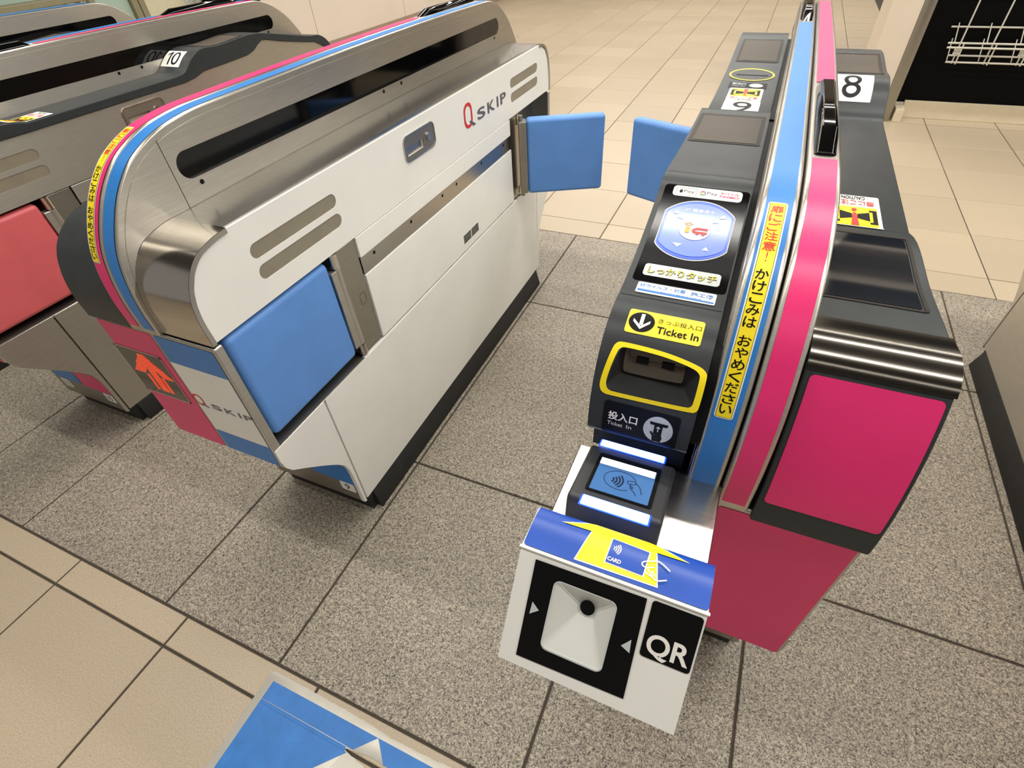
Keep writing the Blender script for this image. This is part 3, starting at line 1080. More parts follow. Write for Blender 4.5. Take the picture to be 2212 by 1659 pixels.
def reader_top(T):
    P = T.part
    F = RL.fn()
    X0, X1 = -.157, -.0500
    S0, smax = RL.s[0], RL.s[-1]
    X = lambda x: x - .060      # world x to gate x
    # side skirts and the shell, with an opening for the ticket slot
    low = [(1.964, .70), (1.948, .717), (1.945, .76), (1.928, .80), (1.90, .828), (1.86, .845), (.50, .845), (.455, .838), (.425, .80), (.408, .75), (.404, .70)]
    pol = [tuple(RL.at(s) - RL.nrm(s) * .0009) for s in RL.params(S0, smax)] + [(1.948, .72), (1.928, .80), (1.86, .845), (.50, .845), (.46, .82), (.43, .77), (.425, .735)]
    gg = Geo()
    for xa, xb in ((X0, X0 + .003), (X1 - .003, X1)):
        gg.prism(pol, xa, xb)
    hole = [(X(-.0846), .1595), (X(-.0796), .1543), (X(.0005), .1552), (X(.0040), .1600), (X(.0052), .1880), (X(.0020), .1932), (X(-.030), .1985), (X(-.0738), .2000), (X(-.0770), .1965)]
    hole = chaikin(hole)
    cuts = [s for s in RL.params(S0, smax, .005)]
    surf(gg, [(X0, S0), (X1, S0), (X1, smax), (X0, smax)], F, holes=[hole], cuts=cuts)
    # recess walls going into the housing (backwards and slightly down)
    hin = [(X(-.0735), .1605), (X(-.070), .158), (X(-.014), .159), (X(-.0105), .1615), (X(-.0125), .187), (X(-.016), .190), (X(-.040), .1905), (X(-.071), .187), (X(-.0745), .183)]
    hin = chaikin(hin)
    n = len(hole)
    def deep(p, d):
        x, y, z = F(p[0], p[1], 0)
        return (x, y + d, z - d * .15)
    sh = P('reader_shell', gg, DARK, smooth=50)
    g = Geo()
    a = [F(p[0], p[1], 0) for p in hole]
    b = [deep(p, .030) for p in hin]
    g.add(a + b, [(i, i + n, (i + 1) % n + n, (i + 1) % n) for i in range(n)])
    P('slot_funnel', g, DARK2, parent=sh, smooth=50)
    g = Geo()
    c = [deep(p, .062) for p in hin]
    g.add(b + c, [(i, i + n, (i + 1) % n + n, (i + 1) % n) for i in range(n)])
    g.add(c, [tuple(range(n))])
    P('slot_throat', g, SLOTG, parent=sh)
    g = Geo()
    for xm in (-.056, -.029):
        g.box(X(xm) - .0065, X(xm) + .0065, .4235, .4265, .858, .8655)
    g.box(X(-.069), X(-.015), .4225, .4265, .8395, .8495)
    P('slot_shadow_gap', g, VOID, parent=sh)
    g = Geo()
    for xm in (-.066, -.049, -.037, -.019):
        g.cyl((X(xm), .8485), .0012, .400, .425, 'y', 8)
    P('ticket_guides', g, SLOTG, parent=sh)
    # black gap strip between shell and fin
    g = Geo()
    sheet(g, RL, -.0500, -.0400, S0, smax, -.012)
    P('gap_strip', g, BLACKP)
    P('shell_core', Geo().box(-.150, -.052, .48, 1.90, .70, .845), VOID)
    # yellow ring round the slot
    ring_o = [(X(-.0787), .1475), (X(.0045), .1497), (X(.0085), .1520), (X(.0104), .1559), (X(.0105), .1880), (X(.0090), .1925), (X(.0022), .1971), (X(-.025), .2025), (X(-.050), .2045), (X(-.0772), .2049), (X(-.0815), .2030), (X(-.0845), .1980), (X(-.0904), .1600), (X(-.0880), .1510), (X(-.0840), .1482)]
    ring_o = chaikin(ring_o)
    cx = sum(p[0] for p in ring_o) / len(ring_o)
    cs = sum(p[1] for p in ring_o) / len(ring_o)
    def inset(p, k):
        return (p[0] + k * (1 if p[0] < cx else -1), p[1] + k * .72 * (1 if p[1] < cs else -1))
    kx = (max(p[0] for p in ring_o) - min(p[0] for p in ring_o)) / 2
    ks = (max(p[1] for p in ring_o) - min(p[1] for p in ring_o)) / 2
    mx_, ms_ = (max(p[0] for p in ring_o) + min(p[0] for p in ring_o)) / 2, (max(p[1] for p in ring_o) + min(p[1] for p in ring_o)) / 2
    ring_i = [(mx_ + (p[0] - mx_) * (kx - .0062) / kx, ms_ + (p[1] - ms_) * (ks - .0048) / ks) for p in ring_o]
    g = Geo()
    surf(g, ring_o, F, holes=[ring_i], cuts=[s for s in cuts if .14 < s < .21], off=.0006)
    P('slot_ring', g, YELLOW, label='bright yellow ring round the ticket slot')
    def deco(name, shape, m, parent=None, off=.0006, holes=(), label=None):
        g = Geo()
        lo, hi = min(p[1] for p in shape), max(p[1] for p in shape)
        surf(g, shape, F, holes=holes, cuts=[s for s in cuts if lo < s < hi], off=off)
        return P(name, g, m, parent=parent, label=label)
    def words(name, items, m, parent, off=.0012):
        g = Geo()
        for body, x0, x1, s0, s1, bd in items:
            text(g, body, F, X(x0), X(x1), s0, s1, off, bd)
        return P(name, g, m, parent=parent)
    # yellow ticket sticker
    st = deco('ticket_sticker', rrect(X(-.0782), X(-.0033), .2155, .2440, .0028), YELLOW, label='yellow sticker reading Ticket In with arrow')
    deco('arrow_disc', ellipse(X(-.0634), .2296, .0130, .0117, 36), BLACKP, st, .0009)
    ax, as_ = X(-.0634), .2296
    g = Geo()
    for q in ([(ax - .0018, as_ + .0095), (ax - .0018, as_ - .004), (ax + .0018, as_ - .004), (ax + .0018, as_ + .0095)], [(ax - .0085, as_ + .0025), (ax - .0085, as_ - .0010), (ax, as_ - .0088), (ax + .0085, as_ - .0010), (ax + .0085, as_ + .0025), (ax, as_ - .0052)]):
        surf(g, q, F, off=.0012)
    P('arrow', g, WHITEP, parent=st)
    words('sticker_words', [('きっぷ投入口', -.0475, -.0055, .2318, .2375, .0), ('Ticket In', -.0470, -.0060, .2200, .2278, .014)], BLACKP, st)
    # black slot label
    st = deco('slot_label', rrect(X(-.0812), X(-.0025), .0975, .1415, .004), BLACKP, label='black label reading Ticket In with hand symbol')
    words('label_words', [('投入口', -.0755, -.0445, .1192, .1302, .022), ('Ticket', -.0755, -.0590, .1112, .1165, .0), ('In', -.0548, -.0495, .1116, .1165, .0)], WHITEP, st)
    dc = (X(-.0226), .1202)
    deco('label_disc', ellipse(dc[0], dc[1], .0150, .0170, 36), PALEG, st, .0009)
    g = Geo()
    ds = lambda pts: [(dc[0] + x, dc[1] + y) for x, y in pts]
    for q in ([(-.0095, .0095), (.0095, .0095), (.0085, .0060), (-.0085, .0060)], [(-.0042, .0075), (.0042, .0075), (.0042, -.0065), (-.0042, -.0065)], [(-.0042, -.0160), (.0042, -.0160), (.0055, -.0100), (.0030, -.0040), (-.0010, -.0050), (-.0050, -.0100)], [(-.0080, -.0040), (-.0062, -.0030), (-.0020, -.0085), (-.0045, -.0100)]):
        surf(g, ds(q), F, off=.0012)
    P('ticket_and_hand', g, BLACKP, parent=st)
    g = Geo()
    for q in stroke(ds([(0, -.0015), (0, .0050)]), .0011) + stroke(ds([(-.0017, .0030), (0, .0050), (.0017, .0030)]), .0011):
        surf(g, q, F, off=.0015)
    P('ticket_arrow', g, PALEG, parent=st)
    # touch panel
    st = deco('touch_panel', rrect(X(-.0903), X(.0082), .2933, .4552, .005), TOUCHK, label='glossy black touch panel')
    def barrel(rx, clip, ry, cx_=-.0411, cs_=.3846):
        out = []
        for p in ellipse(X(cx_), cs_, rx, ry, 64):
            out.append((max(X(cx_) - clip, min(X(cx_) + clip, p[0])), p[1]))
        o2 = [out[0]]
        for p in out[1:]:
            if abs(p[0] - o2[-1][0]) + abs(p[1] - o2[-1][1]) > 1e-6:
                o2.append(p)
        return o2
    deco('pad_edge', barrel(.0490, .0402, .0487), PALEG, st, .0010)
    deco('pad_rim', barrel(.0475, .0390, .0470), ICRIM, st, .0014)
    deco('pad_face', barrel(.0445, .0362, .0428), ICPAD, st, .0019)
    deco('pad_disc', ellipse(X(-.0412), .3858, .0180, .0182, 36), ICDISC, st, .0024)
    g = Geo()
    for tri in ([(-.0715, .4078), (-.0638, .4065), (-.0664, .4135)], [(-.0651, .4011), (-.0564, .3992), (-.0596, .4072)], [(-.0186, .4068), (-.0103, .4085), (-.0150, .4140)], [(-.0245, .3985), (-.0172, .4005), (-.0222, .4074)], [(-.062, .3600), (-.055, .3540), (-.050, .3600)], [(-.028, .3540), (-.020, .3540), (-.024, .3600)]):
        gt = Geo()
        surf(gt, [(X(x), s) for x, s in tri], F, off=.0023)
        P('pad_arrow', gt, PALEG, parent=st)
    text(g, 'IC 乗車券を', F, X(-.0581), X(-.0244), .4125, .4185, .0023)
    P('pad_words', g, WHITEP, parent=st)
    g = Geo()
    surf(g, [(X(-.0515), .3785), (X(-.0470), .3785), (X(-.0470), .3880), (X(-.0515), .3880)], F, off=.0028)
    for q in stroke([(X(-.0540), .3925), (X(-.0490), .3950), (X(-.0450), .3925), (X(-.0500), .3900)], .0008, True):
        surf(g, q, F, off=.0028)
    P('pad_letter_i', g, ORANGE, parent=st)
    g = Geo()
    for q in stroke([(X(-.0280), .3865), (X(-.0390), .3865), (X(-.0420), .3845), (X(-.0425), .3825), (X(-.0410), .3805), (X(-.0280), .3805)], .0030):
        surf(g, q, F, off=.0028)
    for xm in (-.0375, -.0310):
        surf(g, ellipse(X(xm), .3783, .0017, .0017, 12), F, off=.0030)
    P('pad_letter_c', g, RED, parent=st)
    pw = deco('payment_sticker', rrect(X(-.0795), X(.0002), .4375, .4535, .0045), WHITEP, st, .0010)
    words('payment_words', [('Pay', -.0668, -.0540, .4425, .4478, .0), ('Pay', -.0398, -.0277, .4430, .4482, .0)], GREYT, st, .0016)
    g = Geo()
    for q in stroke(rrect(X(-.0758), X(-.0518), .4392, .4505, .0015, 3), .0004, True):
        surf(g, q, F, off=.0014)
    P('payment_frame', g, GREYT, parent=st)
    g = Geo()
    surf(g, [(X(-.0700) + .0019 * math.cos(t) * (1 - .18 * (math.sin(t) > .8)), .4450 + .0024 * math.sin(t) - .0004 * (abs(math.cos(t)) < .3 and math.sin(t) > 0)) for t in [2 * PI * k / 24 for k in range(24)]], F, off=.0016)
    surf(g, ellipse(X(-.0695), .4482, .0004, .0010, 8), F, off=.0016)
    P('payment_fruit', g, BLACKP, parent=st)
    def arc(a0, a1):
        return [(X(-.0444) + .0030 * math.cos(math.radians(t)), .4454 + .0025 * math.sin(math.radians(t))) for t in [a0 + (a1 - a0) * k / 8 for k in range(9)]]
    for nm, a0, a1, m in (('payment_arc_red', 35, 150, RED), ('payment_arc_yellow', 150, 215, ORANGE), ('payment_arc_green', 215, 315, GREENP), ('payment_arc_blue', 315, 362, LABELB)):
        g = Geo()
        for q in stroke(arc(a0, a1), .0011):
            surf(g, q, F, off=.0016)
        P(nm, g, m, parent=st)
    words('payment_mobile', [('モバイル', -.0246, -.0038, .4468, .4500, .02), ('PASMO', -.0246, -.0034, .4420, .4452, .012)], PINKP, st, .0016)
    deco('touch_label', rrect(X(-.0815), X(.0000), .3027, .3222, .004), PALEG, st, .0010)
    words('touch_words_outline', [('しっかりタッチ', -.0772, -.0038, .3063, .3183, .045)], GREYT, st, .0014)
    words('touch_words', [('しっかりタッチ', -.0770, -.0040, .3066, .3180, .0)], YELLOW, st, .0018)
    sv = deco('coating_sticker', rrect(X(-.0817), X(.0003), .2725, .2908, .0018), WHITEP, off=.0008, label='small white and blue coating sticker')
    words('coating_words', [('抗ウイルス・抗菌', -.0790, -.0310, .2825, .2885, .012), ('施工済', -.0255, -.0025, .2815, .2880, .012)], LABELB, sv)
    deco('coating_band', [(X(-.0800), .2755), (X(-.0010), .2745), (X(-.0010), .2768), (X(-.0800), .2790)], LABELB, sv, .0011)
    words('coating_small', [('Anti Virus Bacteria Coating', -.0560, -.0140, .2766, .2798, .01)], LABELB, sv)
    g = Geo()
    for s in (.2655, .486):
        surf(g, rrect(X0 + .002, X1 - .001, s - .0004, s + .0004, .0001, 1), F, off=.0004)
    P('shell_seams', g, BLACKP, parent=sh)
    # displays
    fr = deco('display_frame', rrect(X(-.0932), X(.0054), .6215, .7565, .003), FRAME)
    deco('display', rrect(X(-.0870), X(-.0005), .6275, .7450, .001), SCREEN, fr, .0010)
    fr = deco('rear_display_frame', rrect(X(-.0866), X(.0030), 1.238, 1.384, .003), FRAME)
    deco('rear_display', rrect(X(-.0810), X(-.0030), 1.246, 1.372, .001), SCREEN, fr, .0010)
    # ticket outlet
    el = (X(-.0430), 1.1535)
    deco('outlet_ring', ellipse(el[0], el[1], .0452, .0420, 48), YELLOW, holes=[ellipse(el[0], el[1], .0415, .0370, 48)], off=.0008)
    ot = deco('outlet_dish', ellipse(el[0], el[1], .0415, .0370, 48), DARK2)
    deco('outlet_slot', rrect(X(-.0735), X(-.0105), 1.1480, 1.1535, .001), VOID, ot, .0010)
    st = deco('outlet_label', rrect(X(-.0795), X(-.0072), 1.0590, 1.0970, .001), BLACKP)
    words('outlet_words', [('取出口', -.0740, -.0480, 1.078, 1.093, .02), ('Ticket Out', -.0740, -.0480, 1.066, 1.074, 0)], PALEG, st)
    deco('outlet_symbol', ellipse(X(-.0280), 1.0780, .0130, .0130, 24), PALEG, st, .0010)
    door_caution(T, F, X(-.0745), X(-.0115), .9740, 1.0570, .0008)
    number_plate(T, F, X(-.0745), X(-.0105), .895, .9725, '9', (.27, .78), (.14, .93), .0, .0008)
reader_top(GR)
# right hand top: caution sticker and lane plate
F8 = RD.fn()
door_caution(GR, F8, .1235, .0570, .6410, .5310, .0010)
number_plate(GR, F8, .046, .1255, 1.0545, 1.1370, '8', (.32, .74), (.10, .92), .0)

# --- shelf with card reader and scanner on the near end
def scanner(T):
    P = T.part
    X = lambda x: x - .060
    xa, xb = X(-.1080), X(.0552)
    P('reader_shelf', Geo().box(xa, xb, .230, .3855, .7415, .7460).box(xa, xa + .003, .23, .3855, .715, .746).box(xb - .003, xb, .23, .3855, .715, .746), STEELX, bevel=.002)
    P('shelf_bracket', Geo().box(xa + .02, xb - .02, .36, .389, .60, .742), STEELD)
    # card reader
    x0, x1 = X(-.0895), X(.0045)
    RP = Curve2([(.24, .8050), (.280, .796), (.373, .775), (.40, .769)])
    F = RP.fn()
    body = P('card_reader', Geo().prism([(.268, .742), (.2765, .7885), (.2815, .7951), (.3640, .7765), (.3670, .7730), (.3670, .742)], x0, x1), DARK2, bevel=.004, seg=3, label='small black card reader with blue lit screen')
    def d(name, shape, m, off=.0007, holes=()):
        g = Geo()
        surf(g, shape, F, holes=holes, off=off)
        return P(name, g, m, parent=body)
    d('screen_bezel', rrect(X(-.0755), X(-.0090), .0550, .1172, .002), BLACKP, .0008)
    d('screen', rrect(X(-.0718), X(-.0130), .0572, .1090, .001), LCD, .0012)
    d('screen_band', rrect(X(-.0718), X(-.0138), .0985, .1090, .0005), LCDW, .0016)
    for nm, s0, s1, a, b in (('light_bar', .1285, .1385, -.0797, -.0094), ('light_bar', .0325, .0450, -.0737, -.0082)):
        P(nm, Geo().add([], []) if False else bar(F, X(a), X(b), s0, s1, .0028), LEDW, parent=body, bevel=.001)
        g = Geo()
        surf(g, rrect(X(a) - .0016, X(b) + .0016, s0 - .0016, s1 + .0016, .0015), F, off=.0009)
        P('bar_glow', g, LEDB, parent=body)
    g = Geo()
    ec = (X(-.0455), .0805)
    for q in stroke([p for p in ellipse(ec[0], ec[1], .0165, .0140, 40) if not (p[0] > ec[0] + .010 and p[1] < ec[1] + .006)][0:], .0005):
        surf(g, q, F, off=.0018)
    for k, r in enumerate((.0042, .0074, .0106, .0138)):
        pts = [(X(-.0560) + r * math.cos(math.radians(t)), .0790 + r * .95 * math.sin(math.radians(t))) for t in range(-42, 43, 12)]
        for q in stroke(pts, .0014):
            surf(g, q, F, off=.0018)
    for pl in ([(-.0385, .0830), (-.0305, .0855), (-.0290, .0815), (-.0370, .0790)], ):
        for q in stroke([(X(x), s) for x, s in pl], .0006, True):
            surf(g, q, F, off=.0018)
    for pl in ([(-.0345, .0795), (-.0330, .0720), (-.0290, .0700), (-.0265, .0655)], [(-.0300, .0835), (-.0245, .0790), (-.0215, .0690)], [(-.0345, .0770), (-.0310, .0765)], [(-.0340, .0745), (-.0305, .0742)]):
        for q in stroke(chaikin([(X(x), s) for x, s in pl], 2, False), .0006):
            surf(g, q, F, off=.0018)
    P('touch_symbol', g, NAVY, parent=body)
    # scanner box
    sec = [(.140, .7145), (.2055, .8035), (.2075, .8055), (.2470, .8045), (.2525, .8010), (.2545, .7950), (.2545, .7150), (.2300, .6900), (.1500, .7010), (.1430, .7060)]
    FP = Curve2([(.126, .6968), (.140, .715), (.207, .806), (.2137, .8151)])
    FF = FP.fn()
    wo = rrect(X(-.0702), X(-.0145), .0500, .1172, .006)
    gb = Geo()
    ya, yb2 = xa + .001, xb - .001
    n = len(sec)
    gb.add([(ya, *q) for q in sec] + [(yb2, *q) for q in sec], [tuple(range(n)), tuple(range(n, 2 * n))[::-1]] + [(i, i + n, (i + 1) % n + n, (i + 1) % n) for i in range(1, n)])
    sa_, sb_ = FP.s[1], FP.s[1] + (Vector(sec[1]) - Vector(sec[0])).length
    vs_, fs_ = fill2d([(ya, sa_), (yb2, sa_), (yb2, sb_), (ya, sb_)], [wo])
    d0 = (Vector(sec[1]) - Vector(sec[0])).normalized()
    gb.add([(a_, sec[0][0] + d0.x * (b_ - sa_), sec[0][1] + d0.y * (b_ - sa_)) for a_, b_ in vs_], fs_)
    bx = P('code_scanner', gb, WHITE, label='slanted white box with scanner window on its face', smooth=20)
    TP = Curve2([(.190, .806), (.207, .806), (.2455, .8048), (.2510, .8022), (.2540, .7970), (.2548, .7900)])
    FT = TP.fn()
    def t(name, shape, m, off, cuts=(), holes=()):
        g = Geo()
        surf(g, shape, FT, holes=holes, cuts=cuts, off=off)
        return P(name, g, m, parent=bx)
    cu = [s for s in TP.params(.0, TP.s[-1], .002)]
    t('blue_film', rrect(X(-.1058), X(.0540), .0185, TP.s[-1] - .001, .003), BLUEP, .0008, cu)
    g = Geo()
    g.add([], [])
    P('edge_lip', Geo().box(xa - .0005, xb + .0005, .2050, .2082, .8048, .8070), WHITEP, parent=bx, bevel=.001)
    arrow = [(-.0810, .0515), (-.0520, .0640), (-.0320, .0672), (-.0200, .0675), (-.0080, .0660), (.0060, .0620), (.0335, .0535), (.0060, .0528), (.0128, .0222), (-.0595, .0208), (-.0530, .0522)]
    t('arrow_edge', [(X(x), s) for x, s in arrow], WHITEP, .0012, cu)
    ca = (-.0225, .0440)
    t('arrow', [(X(ca[0] + (x - ca[0]) * .965), ca[1] + (s - ca[1]) * .945) for x, s in arrow], YELLOW, .0016, cu)
    t('card_edge', [(X(x), s) for x, s in ((-.0335, .0515), (.0008, .0500), (-.0003, .0265), (-.0345, .0272))], WHITEP, .0020)
    t('card', [(X(x), s) for x, s in ((-.0326, .0506), (-.0002, .0491), (-.0012, .0274), (-.0334, .0281))], BLUEP, .0024)
    g = Geo()
    for r in (.0022, .0040, .0058, .0076):
        pts = [(X(-.0312) + r * math.cos(math.radians(a)), .0418 + r * .9 * math.sin(math.radians(a))) for a in range(-40, 41, 16)]
        for q in stroke(pts, .0009):
            surf(g, q, FT, off=.0028)
    text(g, 'CARD', FT, X(-.0325), X(-.0208), .0298, .0333, .0028, .03)
    for pl in ([(.0190, .0385), (.0090, .0442), (.0030, .0415), (-.0040, .0385), (-.0038, .0352), (.0005, .0345), (.0060, .0370)], [(.0000, .0340), (-.0005, .0305), (.0060, .0290), (.0105, .0265), (.0180, .0300)], [(.0020, .0335), (.0065, .0295)], [(.0050, .0335), (.0090, .0300)]):
        for q in stroke(chaikin([(X(x), s) for x, s in pl], 2, False), .0011):
            surf(g, q, FT, off=.0030)
    P('card_symbols', g, WHITEP, parent=bx)
    def f(name, shape, m, off, holes=()):
        g = Geo()
        surf(g, shape, FF, holes=holes, off=off)
        return P(name, g, m, parent=bx)
    f('face_plate', [(X(-.0912), .1285), (X(.0070), .1302), (X(.0088), .0355), (X(-.0903), .0330)], BLACKP, .0009, holes=[wo])
    # recessed milky window: shallow pyramid towards the lens
    g = Geo()
    lc = (X(-.0392), .0950)
    n = len(wo)
    a = [FF(p[0], p[1], .0010) for p in wo]
    inn = [(lc[0] + (p[0] - (X(-.0702) + X(-.0145)) / 2) * .20, lc[1] + (p[1] - .0836) * .20) for p in wo]
    b = [FF(p[0], p[1], -.016) for p in inn]
    g.add(a + b, [(i, (i + 1) % n, (i + 1) % n + n, i + n) for i in range(n)] + [tuple(range(n, 2 * n))])
    P('scanner_window', g, SCANW, parent=bx, smooth=20)
    g = Geo()
    for q in stroke(wo, .0010, True):
        surf(g, q, FF, off=.0020)
    P('window_rim', g, PALEG, parent=bx)
    f('lens', ellipse(lc[0], lc[1], .0066, .0072, 28), BLACKP, -.0120)
    f('pointer', [(X(x), s) for x, s in ((-.0858, .0892), (-.0864, .0768), (-.0785, .0832))], PALEG, .0014)
    f('pointer', [(X(x), s) for x, s in ((.0032, .0905), (-.0039, .0818), (.0043, .0781))], PALEG, .0014)
    lb = f('scanner_label', rrect(X(.0118), X(.0526), .0800, .1312, .003), BLACKP, .0009)
    g = Geo()
    text(g, 'QR', FF, X(.0152), X(.0500), .0812, .1035, .0014, .022)
    P('scanner_words', g, WHITEP, parent=bx)

def bar(F, x0, x1, s0, s1, h):
    g = Geo()
    c = [(x0, s0), (x1, s0), (x1, s1), (x0, s1)]
    vs = [F(a, b, 0) for a, b in c] + [F(a, b, h) for a, b in c]
    return g.add(vs, [(3, 2, 1, 0), (4, 5, 6, 7)] + [(i, (i + 1) % 4, (i + 1) % 4 + 4, i + 4) for i in range(4)])
scanner(GR)

# --- gate between lanes 11 and 10 (steel side towards lane 10)
GLL = gate(-1.838, 'steel sided ticket gate with red padded flap and lane number 10')
side(GLL, 1, STEEL, PADR, 'dark', padlabel='red padded flap folded into the side')
side(GLL, -1, STEEL, PADB, 'nose')
fin(GLL, 0.0, BLUE, PINK, [('left', 1.385, 1.70), ('right', .66, .955)])
inlay(GLL, .0010, .1455, .3985, .7040, PINK)
inlay(GLL, -.1485, -.0050, .3985, .7040, BLUE)
column_film(GLL, .003, .1395, 0.072, PINK)
column_film(GLL, -.1395, -.003, 0.072, BLUE)
foot_label(GLL, .088, '10')
foot_label(GLL, -.128, '11')
number_plate(GLL, F8, .036, .117, 1.042, 1.104, '10', (.16, .84), (.12, .90), .0)
door_caution(GLL, F8, .147, .080, .6130, .5050, .0010)

# --- far left gate
GLLL = gate(-2.64, 'farthest left steel ticket gate, only its top shows', -.065)
side(GLLL, 1, STEEL, PADB, 'dark')
side(GLLL, -1, STEEL, PADB, 'nose')
fin(GLLL, 0.0, BLUE, BLUE, [])

# --- far right gate
GRR = gate(1.009, 'steel sided ticket gate cut off by the right picture edge')
side(GRR, -1, STEEL, PADR, 'nose')
side(GRR, 1, STEEL, PADR, 'nose')
fin(GRR, 0.0, PINK, BLUE, [('left', 1.43, 1.76)])
#@@REST
# ------------------------------------------------------------------ floor sticker with torn edge
FS = Thing('floor_sticker', 'worn blue floor sticker with white border and arrow, torn along the joint', 'floor sticker', (-.41, -.1, 0))
def zplane(x, y, off):
    return (x, y, .0006 + off)
def torn(x0, x1, f, n, amp, seed):
    rnd = random.Random(seed)
    return [(x0 + (x1 - x0) * k / n, f((x0 + (x1 - x0) * k / n)) + rnd.uniform(-amp, amp)) for k in range(n + 1)]
def lerp(pts):
    def f(x):
        for (a, b), (c, d) in zip(pts[:-1], pts[1:]):
            if x <= c:
                return b + (d - b) * (x - a) / (c - a)
        return pts[-1][1]
    return f
topf = lerp([(-.60, .1195), (-.52, .1185), (-.45, .1165), (-.39, .1130), (-.33, .1135), (-.25, .1180), (-.10, .1170)])
top_edge = [(-.712, .110), (-.7095, .1165), (-.703, .1192), (-.600, .1197)] + torn(-.592, -.112, topf, 60, .0007, 3)
tear_up = torn(-.110, -.468, lerp([(-.468, .0630), (-.44, .0665), (-.30, .0690), (-.1, .0690)][0:]), 46, .0012, 5) if False else torn(-.112, -.466, lambda x: .0632 + .006 * min(1, (x + .468) / .05), 46, .0009, 5)
tear_lo = torn(-.466, -.112, lambda x: .0600 - .010 * min(1, (x + .468) / .06), 46, .0008, 9)
base = top_edge + [(-.112, .100)] + tear_up + [(-.470, .0612)] + tear_lo + [(-.112, -.60), (-.712, -.60)]
g = Geo()
surf(g, base, zplane, off=.0004)
stk = FS.part('white_sheet', g, mat('worn_white_film', (222, 217, 204), .35, 0, .06, 20), solid=.0008)
STK = mat('worn_blue_film', (52, 120, 194), 0.34, 0, 0.12, 25, bump=0.25, bscale=420, spec=0.3)
AX, AY = -.417, .103
g = Geo()
up = [(-.694, .0665), (-.694, .1020), (-.600, .1025)] + [(-.52, .1028), (AX, AY)] + [(AX - .0365, .0665)]
surf(g, up, zplane, off=.0009)
lo = [(-.694, .0655), (-.470, .0655), (-.468, .0590), (-.463, .0575), (AX - .27, AY - .27), (AX - .13, AY - .27), (AX - .13, -.585), (-.694, -.585)]
surf(g, lo, zplane, off=.0009)
upr = [(AX, AY), (-.30, .1035), (-.130, .1040), (-.130, .0690), (AX + .0345, .0690)]
surf(g, upr, zplane, off=.0009)
lor = [(AX + .052, .0510), (-.130, .0490), (-.130, -.585), (AX + .13, -.585), (AX + .13, AY - .27), (AX + .27, AY - .27)]
surf(g, [(AX + .055, .0495), (-.130, .0490), (-.130, AY - .27), (AX + .27, AY - .271)], zplane, off=.0009)
surf(g, [(AX + .13, AY - .2715), (-.130, AY - .2715), (-.130, -.585), (AX + .13, -.585)], zplane, off=.0009)
FS.part('blue_film', g, STK)
g = Geo()
for y in (.0605, ):
    g.box(-.690, -.470, y - .0022, y + .0022, .0012, .0022)
FS.part('pressed_joint_crease', g, STK, bevel=.0006)

# ------------------------------------------------------------------ left wall and what stands against it
WX = -4.53
wl = single('wall_left', Geo().box(WX - .1, WX, 4.455, 16.0, 0, CEIL), CREAM, kind='structure')
g = Geo()
for k in range(7):
    y = 5.10 + 1.69 * k
    g.box(WX - .01, WX + .001, y - .003, y + .003, .2, CEIL)
o = finish('panel_joints', g, SKIRT, wl, (0, 0, 0))
single('baseboard_left', Geo().box(WX - .05, WX + .012, 4.455, 16.0, 0, .2), SKIRT, kind='structure', bevel=.002)
single('wall_end', Geo().box(-4.6, 6.0, 15.9, 16.0, 0, CEIL), CREAM, kind='structure')
T = Thing('dark_cabinet', 'dark cabinet standing at the end of the cream wall', 'cabinet', (WX + .1, 4.06, 0))
T.part('body', Geo().box(WX, WX + .15, 3.82, 4.30, .04, 1.75), SHOPK, bevel=.006)
T.part('door', Geo().box(WX + .15, WX + .162, 3.83, 4.29, .08, 1.73), BLACKG, bevel=.003)
T.part('foot', Geo().box(WX + .01, WX + .13, 3.83, 4.29, 0, .04), SHOPK)
DW = Thing('door_1', None, None, (WX, 3.6, 0), kind='structure')
DW.part('leaf', Geo().box(WX - .06, WX - .02, 3.312, 3.940, .01, 2.1), mat('cream_door', (214, 206, 176), .4, 0, .03), bevel=.003)
DW.part('jamb', Geo().box(WX - .08, WX, 3.262, 3.310, 0, 2.15), OLIVE, bevel=.003)
DW.part('jamb', Geo().box(WX - .08, WX, 3.205, 3.255, 0, 2.15), OLIVE, bevel=.003)
DW.part('lintel', Geo().box(WX - .08, WX, 3.205, 3.945, 2.105, 2.2), OLIVE, bevel=.003)
DW.part('round_notice', Geo().cyl((3.74, .775), .075, WX - .022, WX - .015, 'x', 28), mat('grey_notice', (196, 192, 184), .4, 0, .25, 30))
GW = Thing('window_1', None, None, (WX, 2.0, 0), kind='structure')
GW.part('glass_pane', Geo().box(WX - .05, WX - .035, 2.935, 3.203, .05, 2.2), TEAL)
GW.part('glass_pane', Geo().box(WX - .05, WX - .035, .4, 2.895, .05, 2.2), TEAL)
GW.part('mullion', Geo().box(WX - .07, WX, 2.895, 2.935, 0, 2.2), OLIVE, bevel=.003)
GW.part('sill', Geo().box(WX - .07, WX + .005, .4, 3.203, 0, .05), OLIVE, bevel=.003)
GW.part('head', Geo().box(WX - .07, WX + .005, .4, 3.203, 2.2, CEIL), CREAM)
g = Geo()
surf(g, ellipse(2.845, .868, .034, .034, 28), xplane(1, WX - .035), off=.003)
ns = GW.part('notice_ring', g, RED)
g = Geo()
surf(g, ellipse(2.845, .868, .026, .026, 28), xplane(1, WX - .035), off=.004)
GW.part('notice_disc', g, WHITEP)
RW = Thing('metal_railing', 'olive metal railing with flat posts in front of the glass', 'railing', (WX + .12, 1.7, 0))
RW.part('top_beam', Geo().box(WX + .06, WX + .16, .5, 2.80, .868, .905), OLIVE, bevel=.006)
RW.part('bottom_beam', Geo().box(WX + .08, WX + .14, .5, 2.80, .10, .14), OLIVE, bevel=.004)
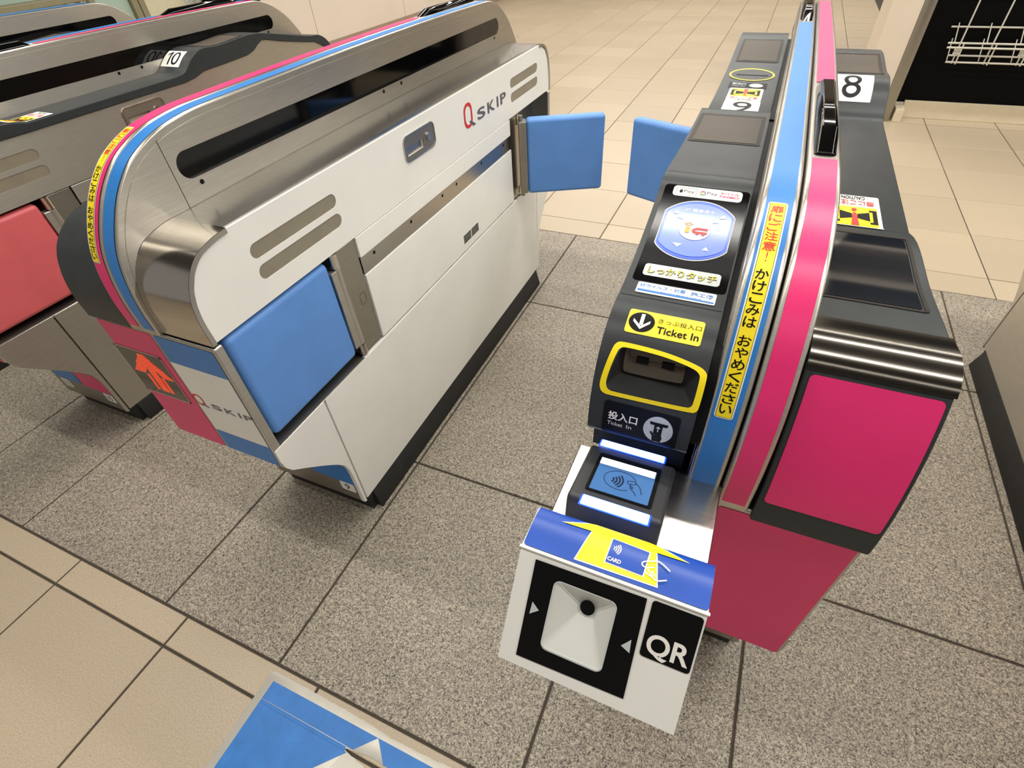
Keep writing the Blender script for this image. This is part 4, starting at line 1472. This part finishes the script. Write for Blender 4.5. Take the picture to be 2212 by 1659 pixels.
for k in range(24):
    y = 2.752 - .0945 * k
    RW.part('post', Geo().box(WX + .10, WX + .12, y - .009, y + .009, .0 if k % 8 == 0 else .14, .868), OLIVE)
# pale ledge seen through the railing
single('ledge_behind_railing', Geo().box(WX - .03, WX + .05, .5, 2.85, 0, .845), mat('pale_ledge', (222, 214, 186), .4, 0, .05, 8), label='pale ledge behind the olive railing', cat='ledge', bevel=.004)

# ------------------------------------------------------------------ pillar and shop front on the right
PX = .556
PY = 4.43
pil = single('wall_right', Geo().box(PX, .722, PY, PY + .45, 0, CEIL), mat('pillar_wall', (214, 200, 182), .45, 0, .03, 3), kind='structure', bevel=.002)
single('trim_1', Geo().box(.7225, .788, PY - .004, PY + .45, 0, CEIL), STEELD, kind='structure', bevel=.003)
SH = Thing('shop_front', None, None, (1.9, PY + .13, 0), kind='structure')
SH.e.name = 'door_2'
SH.part('dark_glass', Geo().box(.80, 3.6, PY + .135, PY + .16, .09, 2.4), SHOPK)
SH.part('kick_plate', Geo().box(.858, 3.6, PY + .110, PY + .134, 0, .104), SHOPW, bevel=.003)
SH.part('kick_plate_end', Geo().box(.806, .858, PY + .0, PY + .134, 0, .078), SHOPW, bevel=.003)
SH.part('head', Geo().box(.788, 3.6, PY + .10, PY + .3, 2.4, CEIL), CREAM)
# wire rack hung in front of the dark glass
WR = Thing('wire_rack', 'white wire rack hanging in front of the black shop front', 'wire rack', (1.5, PY + .06, .35), (0, 0, 0))
x0, x1 = .935, 2.2
yf, yb = PY + .02, PY + .115
for nm, y, z, r in (('rail', yf, .452, .0055), ('rail', yf - .02, .432, .0055), ('rail', yf, .388, .005), ('rail', yf, .352, .0055), ('back_rail', yb, .520, .005), ('back_rail', yb, .70, .005)):
    WR.part(nm, Geo().tube((x0 + (.03 if z < .43 else 0), y, z), (x1, y, z), r), WIRE)
for k in range(8):
    x = 1.003 + .164 * k
    WR.part('upright', Geo().tube((x - .004, yf, .345), (x - .004, yf, 1.3), .0045), WIRE)
    WR.part('upright', Geo().tube((x + .012, yf - .018, .345), (x + .012, yf - .018, .452), .004), WIRE)
    WR.part('cross_wire', Geo().tube((x - .035, yf, .452), (x - .035, yb, .540), .003), WIRE)
    WR.part('cross_wire', Geo().tube((x - .035, yf, .360), (x - .035, yb, .460), .003), WIRE)
WR.part('price_card', Geo().box(.985, 1.02, yf + .012, yf + .014, .392, .425), WHITEP)
WR.part('price_card', Geo().box(1.315, 1.35, yf + .012, yf + .014, .392, .425), WHITEP)
WR.part('hook', Geo().tube((1.05, yf, .70), (1.05, PY + .134, .70), .004), WIRE)
WR.part('hook', Geo().tube((2.05, yf, .70), (2.05, PY + .134, .70), .004), WIRE)
